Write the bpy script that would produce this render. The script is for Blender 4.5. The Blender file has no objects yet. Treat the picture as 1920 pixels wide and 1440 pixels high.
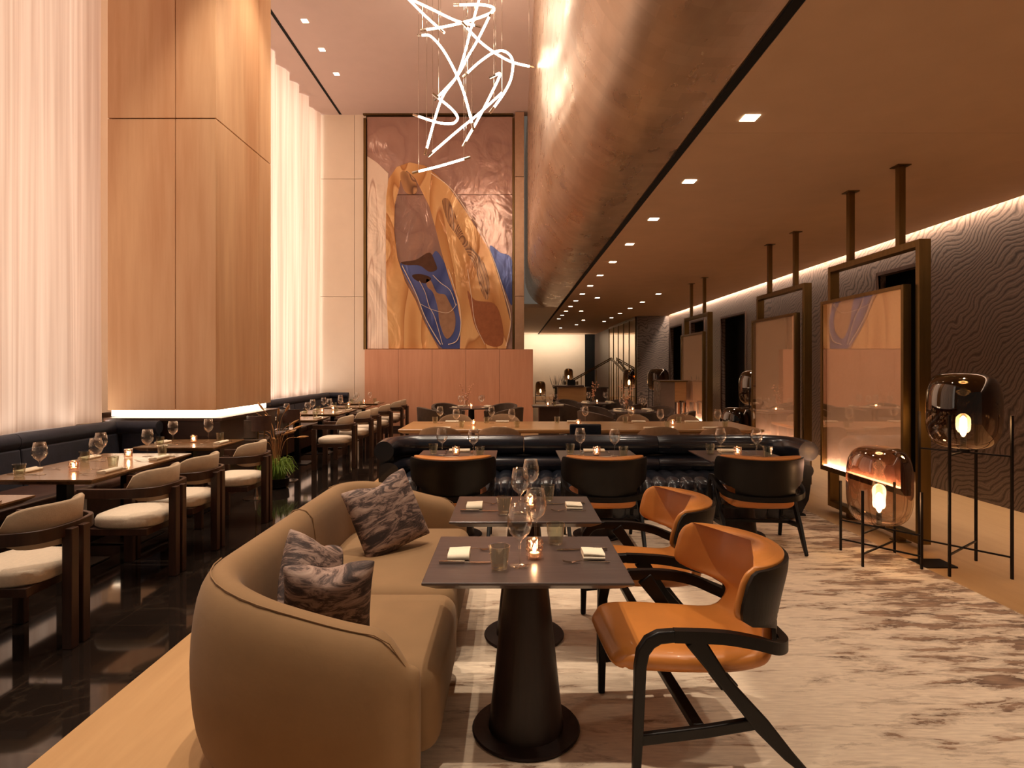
import bpy, math, random
from mathutils import Vector, Matrix
PI = math.pi
random.seed(7)
scene = bpy.context.scene
COL = scene.collection

# ------------------------------------------------------------------ camera, world, exposure
H = 1.55; F = 1120.0; VX, VY = 960.0, 690.0
cam_d = bpy.data.cameras.new('camera'); cam = bpy.data.objects.new('camera', cam_d); COL.objects.link(cam)
cam_d.sensor_width = 36.0; cam_d.lens = F/1920*36; cam_d.shift_y = -30/1920; cam_d.clip_end = 200
cam.location = (0, 0, H); cam.rotation_euler = (PI/2, 0, 0)
scene.camera = cam
scene.view_settings.view_transform = 'Standard'; scene.view_settings.look = 'None'
scene.view_settings.gamma = 1.0; scene.view_settings.use_curve_mapping = False
scene.view_settings.exposure = 0.17
world = bpy.data.worlds.new('world'); scene.world = world; world.use_nodes = True
world.node_tree.nodes['Background'].inputs[0].default_value = (1.0, .80, .62, 1)
world.node_tree.nodes['Background'].inputs[1].default_value = .10

def at(px, py, d):
    return Vector(((px-VX)*d/F, d, H-(py-VY)*d/F))

def area(name, loc, rot, sx, sy, power, color=(1, .72, .48), spread=PI):
    l = bpy.data.lights.new(name, 'AREA'); l.shape = 'RECTANGLE'; l.size = sx; l.size_y = sy
    l.energy = power; l.color = color; l.spread = spread
    o = bpy.data.objects.new(name, l); COL.objects.link(o); o.location = loc; o.rotation_euler = rot
    return o
WARM = (1, .83, .65); PINK = (1, .86, .74); AMB = (1, .66, .36)
# hidden cove lamps: at the foot of the window curtains, over the stone wall, and washing the far wall
area('curtain_backlight', (-5.5, 3.6, 4.5), (0, -PI/2, 0), 7.0, 7.4, 205, PINK)  # both panels are added behind the curtains to brighten the fabric evenly
area('curtain_backlight', (-5.5, 12.0, 4.5), (0, -PI/2, 0), 7.0, 6.4, 290, PINK)
area('curtain_foot_light', (-4.74, 4.2, .92), (0, PI, 0), .05, 5.6, 14, PINK)
area('curtain_foot_light', (-4.74, 12.0, .92), (0, PI, 0), .05, 5.8, 22, PINK)
area('stone_cove_light', (5.42, 9.5, 3.50), (0, 0, 0), .05, 23, 420, (1, .80, .62))
area('far_wall_wash', (2.2, 31.0, 3.2), (math.radians(60), 0, 0), 3.4, .3, 42, (1, .82, .62))
# the soft side daylight of dusk from the glazed front behind the camera
def spot(name, loc, power, ang=70, blend=.6, color=WARM, rad=.06, rot=(0, 0, 0)):
    l = bpy.data.lights.new(name, 'SPOT'); l.energy = power; l.spot_size = math.radians(ang); l.spot_blend = blend
    l.color = color; l.shadow_soft_size = rad
    o = bpy.data.objects.new(name, l); COL.objects.link(o); o.location = loc; o.rotation_euler = rot
    return o

# ------------------------------------------------------------------ materials
def lin(c):
    c = c/255.0
    return c/12.92 if c <= .04045 else ((c+.055)/1.055)**2.4
def rgb(r, g, b): return (lin(r), lin(g), lin(b), 1)
def new_mat(name):
    m = bpy.data.materials.new(name); m.use_nodes = True
    nt = m.node_tree
    return m, nt, nt.nodes['Principled BSDF']
def coords(nt, scale=(1, 1, 1), rot=(0, 0, 0), kind='Object'):
    tc = nt.nodes.new('ShaderNodeTexCoord'); mp = nt.nodes.new('ShaderNodeMapping')
    nt.links.new(tc.outputs[kind], mp.inputs[0]); mp.inputs['Scale'].default_value = scale; mp.inputs['Rotation'].default_value = rot
    return mp.outputs[0]
def noise(nt, vec, scale=5, detail=4, rough=.55, dist=0):
    n = nt.nodes.new('ShaderNodeTexNoise'); n.inputs['Scale'].default_value = scale; n.inputs['Detail'].default_value = detail
    n.inputs['Roughness'].default_value = rough; n.inputs['Distortion'].default_value = dist
    nt.links.new(vec, n.inputs['Vector']); return n.outputs['Fac']
def ramp(nt, fac, stops, interp='LINEAR'):
    r = nt.nodes.new('ShaderNodeValToRGB'); r.color_ramp.interpolation = interp
    e = r.color_ramp.elements
    while len(e) < len(stops): e.new(.5)
    for k, (p, c) in enumerate(stops): e[k].position = p; e[k].color = c
    nt.links.new(fac, r.inputs[0]); return r.outputs[0]
def mix(nt, fac, a, b, mode='MIX'):
    m = nt.nodes.new('ShaderNodeMix'); m.data_type = 'RGBA'; m.blend_type = mode
    for s, v in ((m.inputs[0], fac), (m.inputs[6], a), (m.inputs[7], b)):
        if isinstance(v, (int, float, tuple)): s.default_value = v
        else: nt.links.new(v, s)
    return m.outputs[2]
def bump(nt, p, hgt, strength=.2, dist=.01):
    b = nt.nodes.new('ShaderNodeBump'); b.inputs['Strength'].default_value = strength; b.inputs['Distance'].default_value = dist
    nt.links.new(hgt, b.inputs['Height']); nt.links.new(b.outputs[0], p.inputs['Normal'])
def plain(name, c, rough=.5, metal=0, var=.12, scale=8, stretch=(1, 1, 1), bmp=0, coat=0, sheen=0):
    m, nt, p = new_mat(name)
    v = coords(nt, stretch); n = noise(nt, v, scale, 5)
    lo = tuple(x*(1-var) for x in c[:3])+(1,); hi = tuple(min(1, x*(1+var)) for x in c[:3])+(1,)
    nt.links.new(ramp(nt, n, [(.3, lo), (.7, hi)]), p.inputs['Base Color'])
    p.inputs['Roughness'].default_value = rough; p.inputs['Metallic'].default_value = metal
    p.inputs['Coat Weight'].default_value = coat; p.inputs['Sheen Weight'].default_value = sheen
    if bmp: bump(nt, p, noise(nt, v, scale*4, 4), bmp)
    return m
def emit(name, c, strength):
    m, nt, p = new_mat(name); p.inputs['Base Color'].default_value = c
    p.inputs['Emission Color'].default_value = c; p.inputs['Emission Strength'].default_value = strength
    return m
def glassy(name, tint, refl=.10, rough=.02, density=None):
    m = bpy.data.materials.new(name); m.use_nodes = True; nt = m.node_tree; nt.nodes.clear()
    out = nt.nodes.new('ShaderNodeOutputMaterial'); tr = nt.nodes.new('ShaderNodeBsdfTransparent'); gl = nt.nodes.new('ShaderNodeBsdfGlossy')
    lw = nt.nodes.new('ShaderNodeLayerWeight'); lw.inputs[0].default_value = .35
    mp = nt.nodes.new('ShaderNodeMapRange'); mp.inputs[3].default_value = refl; mp.inputs[4].default_value = 1.0
    nt.links.new(lw.outputs['Facing'], mp.inputs[0]); gl.inputs['Roughness'].default_value = rough
    pw = nt.nodes.new('ShaderNodeMath'); pw.operation = 'POWER'; pw.inputs[1].default_value = 1.6
    nt.links.new(lw.outputs['Facing'], pw.inputs[0]); nt.links.new(pw.outputs[0], mp.inputs[0])
    ms = nt.nodes.new('ShaderNodeMixShader'); nt.links.new(mp.outputs[0], ms.inputs[0])
    nt.links.new(tr.outputs[0], ms.inputs[1]); nt.links.new(gl.outputs[0], ms.inputs[2]); nt.links.new(ms.outputs[0], out.inputs[0])
    if density is None: tr.inputs[0].default_value = tint
    else:   # smoked glass, dense at the crown and clear towards the foot
        z0, z1, lo = density
        tc = nt.nodes.new('ShaderNodeTexCoord'); sx = nt.nodes.new('ShaderNodeSeparateXYZ'); mr = nt.nodes.new('ShaderNodeMapRange')
        nt.links.new(tc.outputs['Object'], sx.inputs[0]); nt.links.new(sx.outputs[2], mr.inputs[0])
        mr.inputs[1].default_value = z0; mr.inputs[2].default_value = z1
        nt.links.new(ramp(nt, mr.outputs[0], [(.0, lo), (.5, tint), (1, tuple(x*.5 for x in tint[:3])+(1,))]), tr.inputs[0])
    gl.inputs[0].default_value = (1, .95, .88, 1)
    return m
def wood(name, a, b, rough=.4, axis=0, scale=3, coat=0):
    m, nt, p = new_mat(name)
    st = [6, 6, 6]; st[axis] = .5
    v = coords(nt, tuple(st)); n = noise(nt, v, scale, 6, .6, .6); n2 = noise(nt, v, scale*5, 3)
    c = mix(nt, .25, ramp(nt, n, [(.3, a), (.72, b)]), ramp(nt, n2, [(.35, a), (.65, b)]))
    nt.links.new(c, p.inputs['Base Color']); p.inputs['Roughness'].default_value = rough
    p.inputs['Coat Weight'].default_value = coat; p.inputs['Coat Roughness'].default_value = .15
    bump(nt, p, n2, .06); return m

M = {}
M['oak_floor'] = wood('oak_floor', rgb(168, 128, 84), rgb(182, 142, 96), .5, 1, 1.2)
M['pillar_wood'] = wood('pillar_wood', rgb(212, 158, 114), rgb(244, 206, 162), .42, 2, .32)
M['wainscot'] = wood('wainscot', rgb(206, 146, 112), rgb(222, 164, 130), .5, 2, .8)
M['dark_wood'] = wood('dark_wood', rgb(44, 28, 22), rgb(66, 42, 32), .38, 0, 2, .2)
M['black_ash'] = wood('black_ash', rgb(62, 50, 48), rgb(84, 70, 66), .30, 0, 2, .15)
M['pedestal_wood'] = wood('pedestal_wood', rgb(34, 24, 21), rgb(48, 34, 29), .4, 2, 2, .05)
M['black_frame'] = wood('black_frame', rgb(11, 8, 7), rgb(19, 13, 10), .42, 2, 2, .03)
for k_ in ('black_frame', 'pedestal_wood'): M[k_].node_tree.nodes['Principled BSDF'].inputs['Specular IOR Level'].default_value = .22
M['walnut'] = wood('walnut', rgb(50, 30, 20), rgb(74, 46, 31), .4, 2, 2)
M['banquette_top'] = wood('banquette_top', rgb(110, 78, 50), rgb(140, 104, 70), .22, 1, 2, .3)
M['oak'] = wood('oak', rgb(154, 112, 68), rgb(180, 138, 90), .32, 0, 1.5, .2)
M['orange'] = plain('orange_leather', rgb(188, 116, 50), .38, 0, .08, 6, bmp=.05, coat=.08)
M['navy'] = plain('navy_leather', rgb(22, 26, 36), .27, 0, .2, 5, bmp=.06, coat=.3)
M['navy_cloth'] = plain('navy_velvet', rgb(27, 29, 46), .7, 0, .25, 12, bmp=.1, sheen=.08)
M['brown_leather'] = plain('brown_leather', rgb(70, 46, 38), .35, 0, .2, 8, bmp=.2)
M['tan_cloth'] = plain('tan_suede', rgb(134, 102, 67), .85, 0, .06, 5, bmp=.1, sheen=.05)
M['cream'] = plain('cream_boucle', rgb(230, 212, 188), .9, 0, .06, 60, bmp=.3, sheen=.2)
M['cream_pad'] = plain('oatmeal_cloth', rgb(190, 166, 138), .9, 0, .05, 40, bmp=.2)
M['taupe'] = plain('taupe_felt', rgb(138, 106, 76), .85, 0, .08, 30, bmp=.2)
M['brown_cloth'] = plain('brown_felt', rgb(78, 62, 50), .8, 0, .15, 20, bmp=.1)
M['linen'] = plain('napkin_linen', rgb(236, 222, 196), .9, 0, .04, 90, bmp=.15)
M['steel'] = plain('steel', rgb(200, 190, 178), .18, 1, .05)
M['bronze'] = plain('bronze', rgb(116, 92, 54), .32, .9, .15, 20, (1, 1, .1))
M['pale_bronze'] = plain('pale_bronze', rgb(190, 156, 128), .4, .7, .06, 10)
M['black_metal'] = plain('black_metal', rgb(30, 25, 23), .35, .6, .1)
M['ceiling_low'] = plain('low_ceiling_plaster', rgb(198, 166, 136), .8, 0, .04, 3)
M['ceiling_high'] = plain('high_ceiling_plaster', rgb(212, 190, 182), .75, 0, .02, 3)
M['white_wall'] = plain('pale_wall_panel', rgb(236, 220, 200), .6, 0, .02, 3)
M['black'] = plain('black_void', rgb(7, 6, 6), .95, 0, .1)
M['green'] = plain('grass_blades', rgb(122, 148, 52), .6, 0, .3, 20)
M['straw'] = plain('straw_plume', rgb(196, 140, 84), .8, 0, .2, 30)
M['leaf'] = plain('dark_leaf', rgb(30, 40, 26), .5, 0, .3, 20)
M['flower'] = plain('pink_blossom', rgb(226, 168, 140), .6, 0, .2, 60)
M['paper'] = plain('paper_pages', rgb(226, 210, 184), .8, 0, .08, 40)
M['led'] = emit('led_strip', (1, .74, .50, 1), 14)
M['downlight'] = emit('downlight_glow', (1, .84, .62, 1), 9)
M['tube'] = emit('neon_tube_glow', (1, .80, .60, 1), 17)
M['bulb'] = emit('bulb_glow', (1, .72, .40, 1), 40)
M['flame'] = emit('candle_flame', (1, .70, .38, 1), 40)
M['wax'] = plain('candle_wax', rgb(240, 214, 176), .6, 0, .03)
M['clear'] = glassy('clear_glass', (.985, .985, .98, 1), .03)
M['smoke'] = glassy('grey_green_glass', (.86, .87, .81, 1), .06)
M['votive_glass'] = glassy('rose_faceted_glass', (.95, .82, .76, 1), .12, .06)
M['pane'] = glassy('screen_pane', (.96, .93, .90, 1), .04, .02)
M['lamp_glass'] = glassy('smoked_amber_glass', (.30, .19, .10, 1), .05, .02, (-.28, .30, (.86, .72, .58, 1)))
M['lamp_glass_rose'] = glassy('smoked_rose_glass', (.62, .42, .32, 1), .07, .02, (-.28, .30, (.88, .78, .66, 1)))

# curtain: sheer voile, part of the light comes through
def mat_curtain():
    m, nt, p = new_mat('sheer_curtain'); out = nt.nodes['Material Output']
    d = nt.nodes.new('ShaderNodeBsdfDiffuse'); t = nt.nodes.new('ShaderNodeBsdfTranslucent'); ms = nt.nodes.new('ShaderNodeMixShader')
    v = coords(nt, (1, 9, .12)); n = noise(nt, v, 1.5, 3)
    c = ramp(nt, n, [(.3, rgb(206, 182, 166)), (.7, rgb(244, 228, 214))])
    nt.links.new(c, d.inputs[0]); nt.links.new(c, t.inputs[0]); ms.inputs[0].default_value = .6
    nt.links.new(d.outputs[0], ms.inputs[1]); nt.links.new(t.outputs[0], ms.inputs[2]); nt.links.new(ms.outputs[0], out.inputs[0])
    return m
M['curtain'] = mat_curtain()
def mat_marble():
    m, nt, p = new_mat('dark_marble'); v = coords(nt)
    n = noise(nt, v, .7, 6, .55, 1.2)
    c = ramp(nt, n, [(.35, rgb(24, 18, 15)), (.5, rgb(31, 24, 20)), (.51, rgb(44, 35, 28)), (.52, rgb(29, 22, 18)), (.8, rgb(19, 14, 12))])
    br = nt.nodes.new('ShaderNodeTexBrick'); br.inputs['Scale'].default_value = 1; br.offset = 0
    br.inputs['Brick Width'].default_value = 1.2; br.inputs['Row Height'].default_value = 1.2; br.inputs['Mortar Size'].default_value = .003
    br.inputs['Color1'].default_value = (1, 1, 1, 1); br.inputs['Color2'].default_value = (.9, .9, .9, 1); br.inputs['Mortar'].default_value = (2.2, 2, 1.8, 1)
    nt.links.new(v, br.inputs[0])
    nt.links.new(mix(nt, 1.0, c, br.outputs[0], 'MULTIPLY'), p.inputs['Base Color'])
    p.inputs['Roughness'].default_value = .06; return m
M['marble'] = mat_marble()
def mat_stone():
    m, nt, p = new_mat('wavy_grey_stone'); v = coords(nt, (1, 1, 1), (math.radians(38), 0, 0))
    big = nt.nodes.new('ShaderNodeTexNoise'); big.inputs['Scale'].default_value = .8; big.inputs['Detail'].default_value = 3; nt.links.new(v, big.inputs['Vector'])
    vm = nt.nodes.new('ShaderNodeVectorMath'); vm.operation = 'MULTIPLY_ADD'; nt.links.new(big.outputs['Color'], vm.inputs[0])
    vm.inputs[1].default_value = (1.1, 1.1, 1.1); nt.links.new(v, vm.inputs[2])
    w = nt.nodes.new('ShaderNodeTexWave'); w.wave_type = 'BANDS'; w.bands_direction = 'Z'; w.inputs['Scale'].default_value = 5.0
    w.inputs['Distortion'].default_value = 4.5; w.inputs['Detail'].default_value = 4; w.inputs['Detail Scale'].default_value = 1.1; w.inputs['Detail Roughness'].default_value = .6
    nt.links.new(vm.outputs[0], w.inputs[0])
    c = ramp(nt, w.outputs[1], [(.0, rgb(58, 48, 44)), (.18, rgb(92, 78, 71)), (.6, rgb(106, 91, 83)), (.85, rgb(122, 106, 97)), (1, rgb(96, 82, 75))])
    nt.links.new(c, p.inputs['Base Color']); p.inputs['Roughness'].default_value = .33
    bump(nt, p, w.outputs[1], .06, .006); return m
M['stone'] = mat_stone()
def mat_leaf_metal():
    m, nt, p = new_mat('silver_leaf'); v = coords(nt, (1.2, .55, 1.2))
    n = noise(nt, v, 2.0, 6, .6, .5); sq = nt.nodes.new('ShaderNodeTexBrick'); sq.inputs['Scale'].default_value = 2.2
    sq.inputs['Color1'].default_value = (1, 1, 1, 1); sq.inputs['Color2'].default_value = (.86, .84, .82, 1); sq.inputs['Mortar'].default_value = (.9, .88, .86, 1)
    sq.inputs['Mortar Size'].default_value = .004; nt.links.new(coords(nt, (1, 1, 1), (0, 0, 0)), sq.inputs[0])
    c = mix(nt, 1.0, ramp(nt, n, [(.3, rgb(192, 164, 140)), (.7, rgb(218, 194, 170))]), sq.outputs[0], 'MULTIPLY')
    nt.links.new(c, p.inputs['Base Color']); p.inputs['Metallic'].default_value = .7
    nt.links.new(ramp(nt, noise(nt, v, 4, 3), [(.3, (.24,)*3+(1,)), (.7, (.38,)*3+(1,))]), p.inputs['Roughness'])
    v2 = coords(nt, (.8, .8, .8)); bump(nt, p, noise(nt, coords(nt, (.7, 1.6, .7)), 1.8, 1.5, .4, .5), .16, .05); return m
M['leaf_metal'] = mat_leaf_metal()
def mat_carpet():
    m, nt, p = new_mat('abstract_carpet'); v = coords(nt, (.85, 3.6, 1)); v1 = coords(nt)
    big = noise(nt, coords(nt, (.5, .8, 1)), 1.3, 3); n = noise(nt, v, 3.0, 10, .70, .4); f = noise(nt, coords(nt, (2, 14, 1)), 5, 4)
    # a band of heavier brush marks towards the right-hand border
    sx = nt.nodes.new('ShaderNodeSeparateXYZ'); nt.links.new(v1, sx.inputs[0])
    mr = nt.nodes.new('ShaderNodeMapRange'); mr.inputs[1].default_value = 1.7; mr.inputs[2].default_value = 2.9; mr.inputs[3].default_value = -.035; mr.inputs[4].default_value = .095
    nt.links.new(sx.outputs[0], mr.inputs[0])
    mb = nt.nodes.new('ShaderNodeMapRange'); mb.inputs[1].default_value = .3; mb.inputs[2].default_value = .7; mb.inputs[3].default_value = -.07; mb.inputs[4].default_value = .055
    nt.links.new(big, mb.inputs[0])
    a = nt.nodes.new('ShaderNodeMath'); nt.links.new(n, a.inputs[0]); nt.links.new(mr.outputs[0], a.inputs[1])
    a2 = nt.nodes.new('ShaderNodeMath'); nt.links.new(a.outputs[0], a2.inputs[0]); nt.links.new(mb.outputs[0], a2.inputs[1])
    base = ramp(nt, f, [(.3, rgb(212, 190, 166)), (.7, rgb(234, 214, 188))])
    pat = ramp(nt, a2.outputs[0], [(.50, (0, 0, 0, 1)), (.535, (.28, .28, .28, 1)), (.58, (.42, .42, .42, 1)), (.60, (1, 1, 1, 1))])
    dark = ramp(nt, noise(nt, v, 6, 4), [(.35, rgb(98, 74, 60)), (.65, rgb(160, 128, 104))])
    nt.links.new(mix(nt, pat, base, dark), p.inputs['Base Color']); p.inputs['Roughness'].default_value = .95
    bump(nt, p, noise(nt, v1, 160, 3), .3, .004); return m
M['carpet'] = mat_carpet()
def mat_brush(name, scale=7):
    m, nt, p = new_mat(name); v = coords(nt, (1, 1.0, 3.2), (.25, .2, .5))
    n = noise(nt, v, scale, 7, .7, 1.0)
    c = ramp(nt, n, [(.38, rgb(52, 40, 38)), (.47, rgb(84, 66, 60)), (.52, rgb(142, 116, 104)), (.66, rgb(178, 152, 136))])
    nt.links.new(c, p.inputs['Base Color']); p.inputs['Roughness'].default_value = .8; bump(nt, p, n, .3, .01); return m
M['brush'] = mat_brush('brushstroke_fabric')
def mat_swirl(name, stops, scale, bands, metal, rough, st=(1, 1, 1), rip=.35):
    m, nt, p = new_mat(name); v = coords(nt, st, (0, .25, 0))
    n = noise(nt, v, scale, 1.5, .4, .7)
    mu = nt.nodes.new('ShaderNodeMath'); mu.operation = 'MULTIPLY'; mu.inputs[1].default_value = bands; nt.links.new(n, mu.inputs[0])
    fr = nt.nodes.new('ShaderNodeMath'); fr.operation = 'FRACT'; nt.links.new(mu.outputs[0], fr.inputs[0])
    nt.links.new(ramp(nt, fr.outputs[0], stops), p.inputs['Base Color']); p.inputs['Metallic'].default_value = metal; p.inputs['Roughness'].default_value = rough
    bump(nt, p, noise(nt, coords(nt, (1, 1, .6)), 1.6, 3, .5, 1.5), rip, .08); return m
M['mirror'] = mat_swirl('mauve_polished_panel', [(0, rgb(180, 144, 132)), (.5, rgb(196, 160, 146)), (.92, rgb(190, 154, 140)), (1, rgb(180, 144, 132))], .8, 7, .45, .14)  # from here, tones reflected in the warped mirror are put into the base colour
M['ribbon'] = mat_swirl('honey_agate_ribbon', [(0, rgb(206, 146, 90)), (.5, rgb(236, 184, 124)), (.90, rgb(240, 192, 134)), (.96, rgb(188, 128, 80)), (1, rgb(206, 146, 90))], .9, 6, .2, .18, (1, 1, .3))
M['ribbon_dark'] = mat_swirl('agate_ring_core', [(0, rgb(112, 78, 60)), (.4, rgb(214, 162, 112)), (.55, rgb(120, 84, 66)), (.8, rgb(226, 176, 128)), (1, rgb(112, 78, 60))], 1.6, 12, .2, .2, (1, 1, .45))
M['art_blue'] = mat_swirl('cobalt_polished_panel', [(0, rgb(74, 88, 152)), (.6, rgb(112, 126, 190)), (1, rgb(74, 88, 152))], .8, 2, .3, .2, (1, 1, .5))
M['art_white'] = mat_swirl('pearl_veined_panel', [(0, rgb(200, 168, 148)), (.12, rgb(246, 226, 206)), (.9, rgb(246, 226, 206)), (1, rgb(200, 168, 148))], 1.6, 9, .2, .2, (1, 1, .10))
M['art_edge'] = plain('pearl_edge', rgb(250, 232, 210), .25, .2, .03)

# ------------------------------------------------------------------ mesh helpers
class MB:
    def __init__(s): s.v = []; s.f = []
    def add(s, vs, fs):
        o = len(s.v); s.v += [tuple(v) for v in vs]; s.f += [tuple(i+o for i in f) for f in fs]; return s
    def box(s, x0, x1, y0, y1, z0, z1):
        v = [(x, y, z) for z in (z0, z1) for y in (y0, y1) for x in (x0, x1)]
        return s.add(v, [(0, 2, 3, 1), (4, 5, 7, 6), (0, 1, 5, 4), (2, 6, 7, 3), (0, 4, 6, 2), (1, 3, 7, 5)])
    def cbox(s, c, d): return s.box(c[0]-d[0]/2, c[0]+d[0]/2, c[1]-d[1]/2, c[1]+d[1]/2, c[2]-d[2]/2, c[2]+d[2]/2)
    def rings(s, rs, caps=True, closed=False):
        n = len(rs[0]); vs = [p for r in rs for p in r]; fs = []
        m = len(rs)
        for i in range(m if closed else m-1):
            j = (i+1) % m
            for k in range(n):
                l = (k+1) % n; fs.append((i*n+k, i*n+l, j*n+l, j*n+k))
        if caps and not closed:
            fs.append(tuple(reversed(range(n)))); fs.append(tuple((m-1)*n+k for k in range(n)))
        return s.add(vs, fs)
    def sweep(s, path, secs, ref=(0, 0, 1), closed=False, caps=True):
        P = [Vector(p) for p in path]; n = len(P); R = Vector(ref); rs = []
        for i in range(n):
            if closed: t = P[(i+1) % n]-P[i-1]
            else: t = P[min(i+1, n-1)]-P[max(i-1, 0)]
            t.normalize(); side = t.cross(R)
            if side.length < 1e-4: side = Vector((1, 0, 0))
            side.normalize(); up = side.cross(t)
            sec = secs[i] if isinstance(secs[0], list) else secs
            rs.append([P[i]+side*a+up*b for a, b in sec])
        return s.rings(rs, caps, closed)
    def tube(s, path, r, n=8, closed=False, ref=(0, 0, 1)):
        m = len(path)
        rr = r if isinstance(r, (list, tuple)) else [r]*m
        secs = [[(rr[i]*math.cos(2*PI*k/n), rr[i]*math.sin(2*PI*k/n)) for k in range(n)] for i in range(m)]
        return s.sweep(path, secs, ref, closed)
    def lathe(s, prof, n=20, c=(0, 0, 0)):
        rs = [[(c[0]+max(r, 1e-4)*math.cos(2*PI*k/n), c[1]+max(r, 1e-4)*math.sin(2*PI*k/n), c[2]+z) for k in range(n)] for r, z in prof]
        return s.rings(rs, True)
    def cyl(s, c, r, z0, z1, n=20): return s.lathe([(r, z0), (r, z1)], n, (c[0], c[1], 0))
    def grid(s, P, nu, nv):
        vs = [P(i/(nu-1), j/(nv-1)) for j in range(nv) for i in range(nu)]
        return s.add(vs, [(j*nu+i, j*nu+i+1, (j+1)*nu+i+1, (j+1)*nu+i) for j in range(nv-1) for i in range(nu-1)])
    def prism_y(s, poly, y0, y1):
        n = len(poly); vs = [(x, y0, z) for x, z in poly]+[(x, y1, z) for x, z in poly]
        return s.add(vs, [tuple(range(n)), tuple(reversed(range(n, 2*n)))]+[(k, k+n, (k+1) % n+n, (k+1) % n) for k in range(n)])
    def build(s, name, mat, parent=None, bevel=0, seg=2, smooth=False, sub=0, angle=40, solid=0, loc=None):
        me = bpy.data.meshes.new(name); me.from_pydata(s.v, [], s.f); me.validate(); me.update()
        import bmesh
        b = bmesh.new(); b.from_mesh(me); bmesh.ops.recalc_face_normals(b, faces=b.faces); b.to_mesh(me); b.free()
        me.materials.append(M[mat] if isinstance(mat, str) else mat)
        if smooth:
            me.polygons.foreach_set('use_smooth', [True]*len(me.polygons))
            if angle < 180: me.set_sharp_from_angle(angle=math.radians(angle))
        o = bpy.data.objects.new(name, me); COL.objects.link(o)
        if parent: o.parent = parent
        if loc: o.location = loc
        if solid: md = o.modifiers.new('solid', 'SOLIDIFY'); md.thickness = solid; md.offset = 0
        if bevel: md = o.modifiers.new('bevel', 'BEVEL'); md.width = bevel; md.segments = seg; md.limit_method = 'ANGLE'; md.angle_limit = math.radians(35)
        if sub: md = o.modifiers.new('subd', 'SUBSURF'); md.levels = sub; md.render_levels = sub
        return o
def rect(w, h): return [(-w/2, -h/2), (w/2, -h/2), (w/2, h/2), (-w/2, h/2)]
def smooth_path(pts, n=6, closed=False):
    P = [Vector(p) for p in pts]; out = []; m = len(P)
    for i in range(m if closed else m-1):
        a = P[(i-1) % m] if closed or i > 0 else P[0]; b = P[i]; c = P[(i+1) % m]; d = P[(i+2) % m] if closed or i+2 < m else P[m-1]
        for k in range(n):
            t = k/n; out.append(.5*((2*b)+(c-a)*t+(2*a-5*b+4*c-d)*t*t+(3*b-a-3*c+d)*t**3))
    if not closed: out.append(P[-1])
    return out
def tag(o, label, cat, group=None, kind=None):
    o['label'] = label; o['category'] = cat
    if group: o['group'] = group
    if kind: o['kind'] = kind
    return o
def thing(name, label, cat, loc=(0, 0, 0), rz=0, group=None):
    o = bpy.data.objects.new(name, None); COL.objects.link(o); o.empty_display_size = .1
    o.location = loc; o.rotation_euler = (0, 0, rz); tag(o, label, cat, group); return o
def S(o): o['kind'] = 'structure'; return o
def copy_tree(o, parent=None):
    c = o.copy(); COL.objects.link(c); c.parent = parent
    for ch in o.children: copy_tree(ch, c)
    return c
PROTO = {}
def place(builder, loc, rz, label, group=None, scale=None):
    k = builder.__name__
    if k not in PROTO: PROTO[k] = o = builder()
    else: o = copy_tree(PROTO[k])
    o.location = loc; o.rotation_euler = (0, 0, rz); o['label'] = label
    if group: o['group'] = group
    elif 'group' in o: del o['group']
    if scale: o.scale = scale
    return o

# ================================================================== THE SETTING
ZL, ZH, XW = 3.36, 8.0, 5.47
S(MB().box(-6.0, -1.88, -2, 16, -.1, 0).build('floor', 'marble'))
m_ = MB().box(-1.88, 6.2, -2, 16, -.1, 0); m_.box(-1.88, 6.2, 16, 33, -.1, 0); S(m_.build('floor', 'oak_floor'))
S(MB().box(-6.0, .39, -2, 15.3, ZH, ZH+.1).build('ceiling', 'ceiling_high'))
m_ = MB().box(1.45, 5.36, -2, 4.60, ZL, ZL+.12); m_.box(1.45, 5.36, 4.604, 10.1, ZL, ZL+.12); m_.box(1.45, 5.36, 10.104, 32.2, ZL, ZL+.12)
S(m_.build('ceiling', 'ceiling_low'))
S(MB().box(5.36, 6.2, -2, 32.2, 3.62, 3.7).build('ceiling', 'ceiling_low'))
S(MB().box(1.39, 1.448, -2, 32.2, ZL+.004, ZL+.02).build('trim_1', 'black'))
S(MB().box(-4.39, -4.33, -2, 15.19, ZH-.006, ZH-.001).build('trim_2', 'black'))
# silver-leafed bulkhead rolling down from the high ceiling to the low one
prof = [(.39, ZH), (.39, 6.2), (.39, 4.6)]
for k in range(13):
    a = PI/2*k/12; prof.append((.39+.75*(1-math.cos(a)), 4.28-.90*math.sin(a)))
prof += [(1.38, ZL+.02)]
m_ = MB(); ys = [-2+20.0*k/40 for k in range(41)]
m_.rings([[(x, y, z) for x, z in prof]+[(1.40, y, ZL+.1), (1.40, y, ZH)] for y in ys])
S(m_.build('ceiling', 'leaf_metal', smooth=True, angle=50))
S(MB().box(.30, 1.38, 18.01, 32.2, ZL+.01, ZL+.12).build('ceiling', 'white_wall'))
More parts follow.
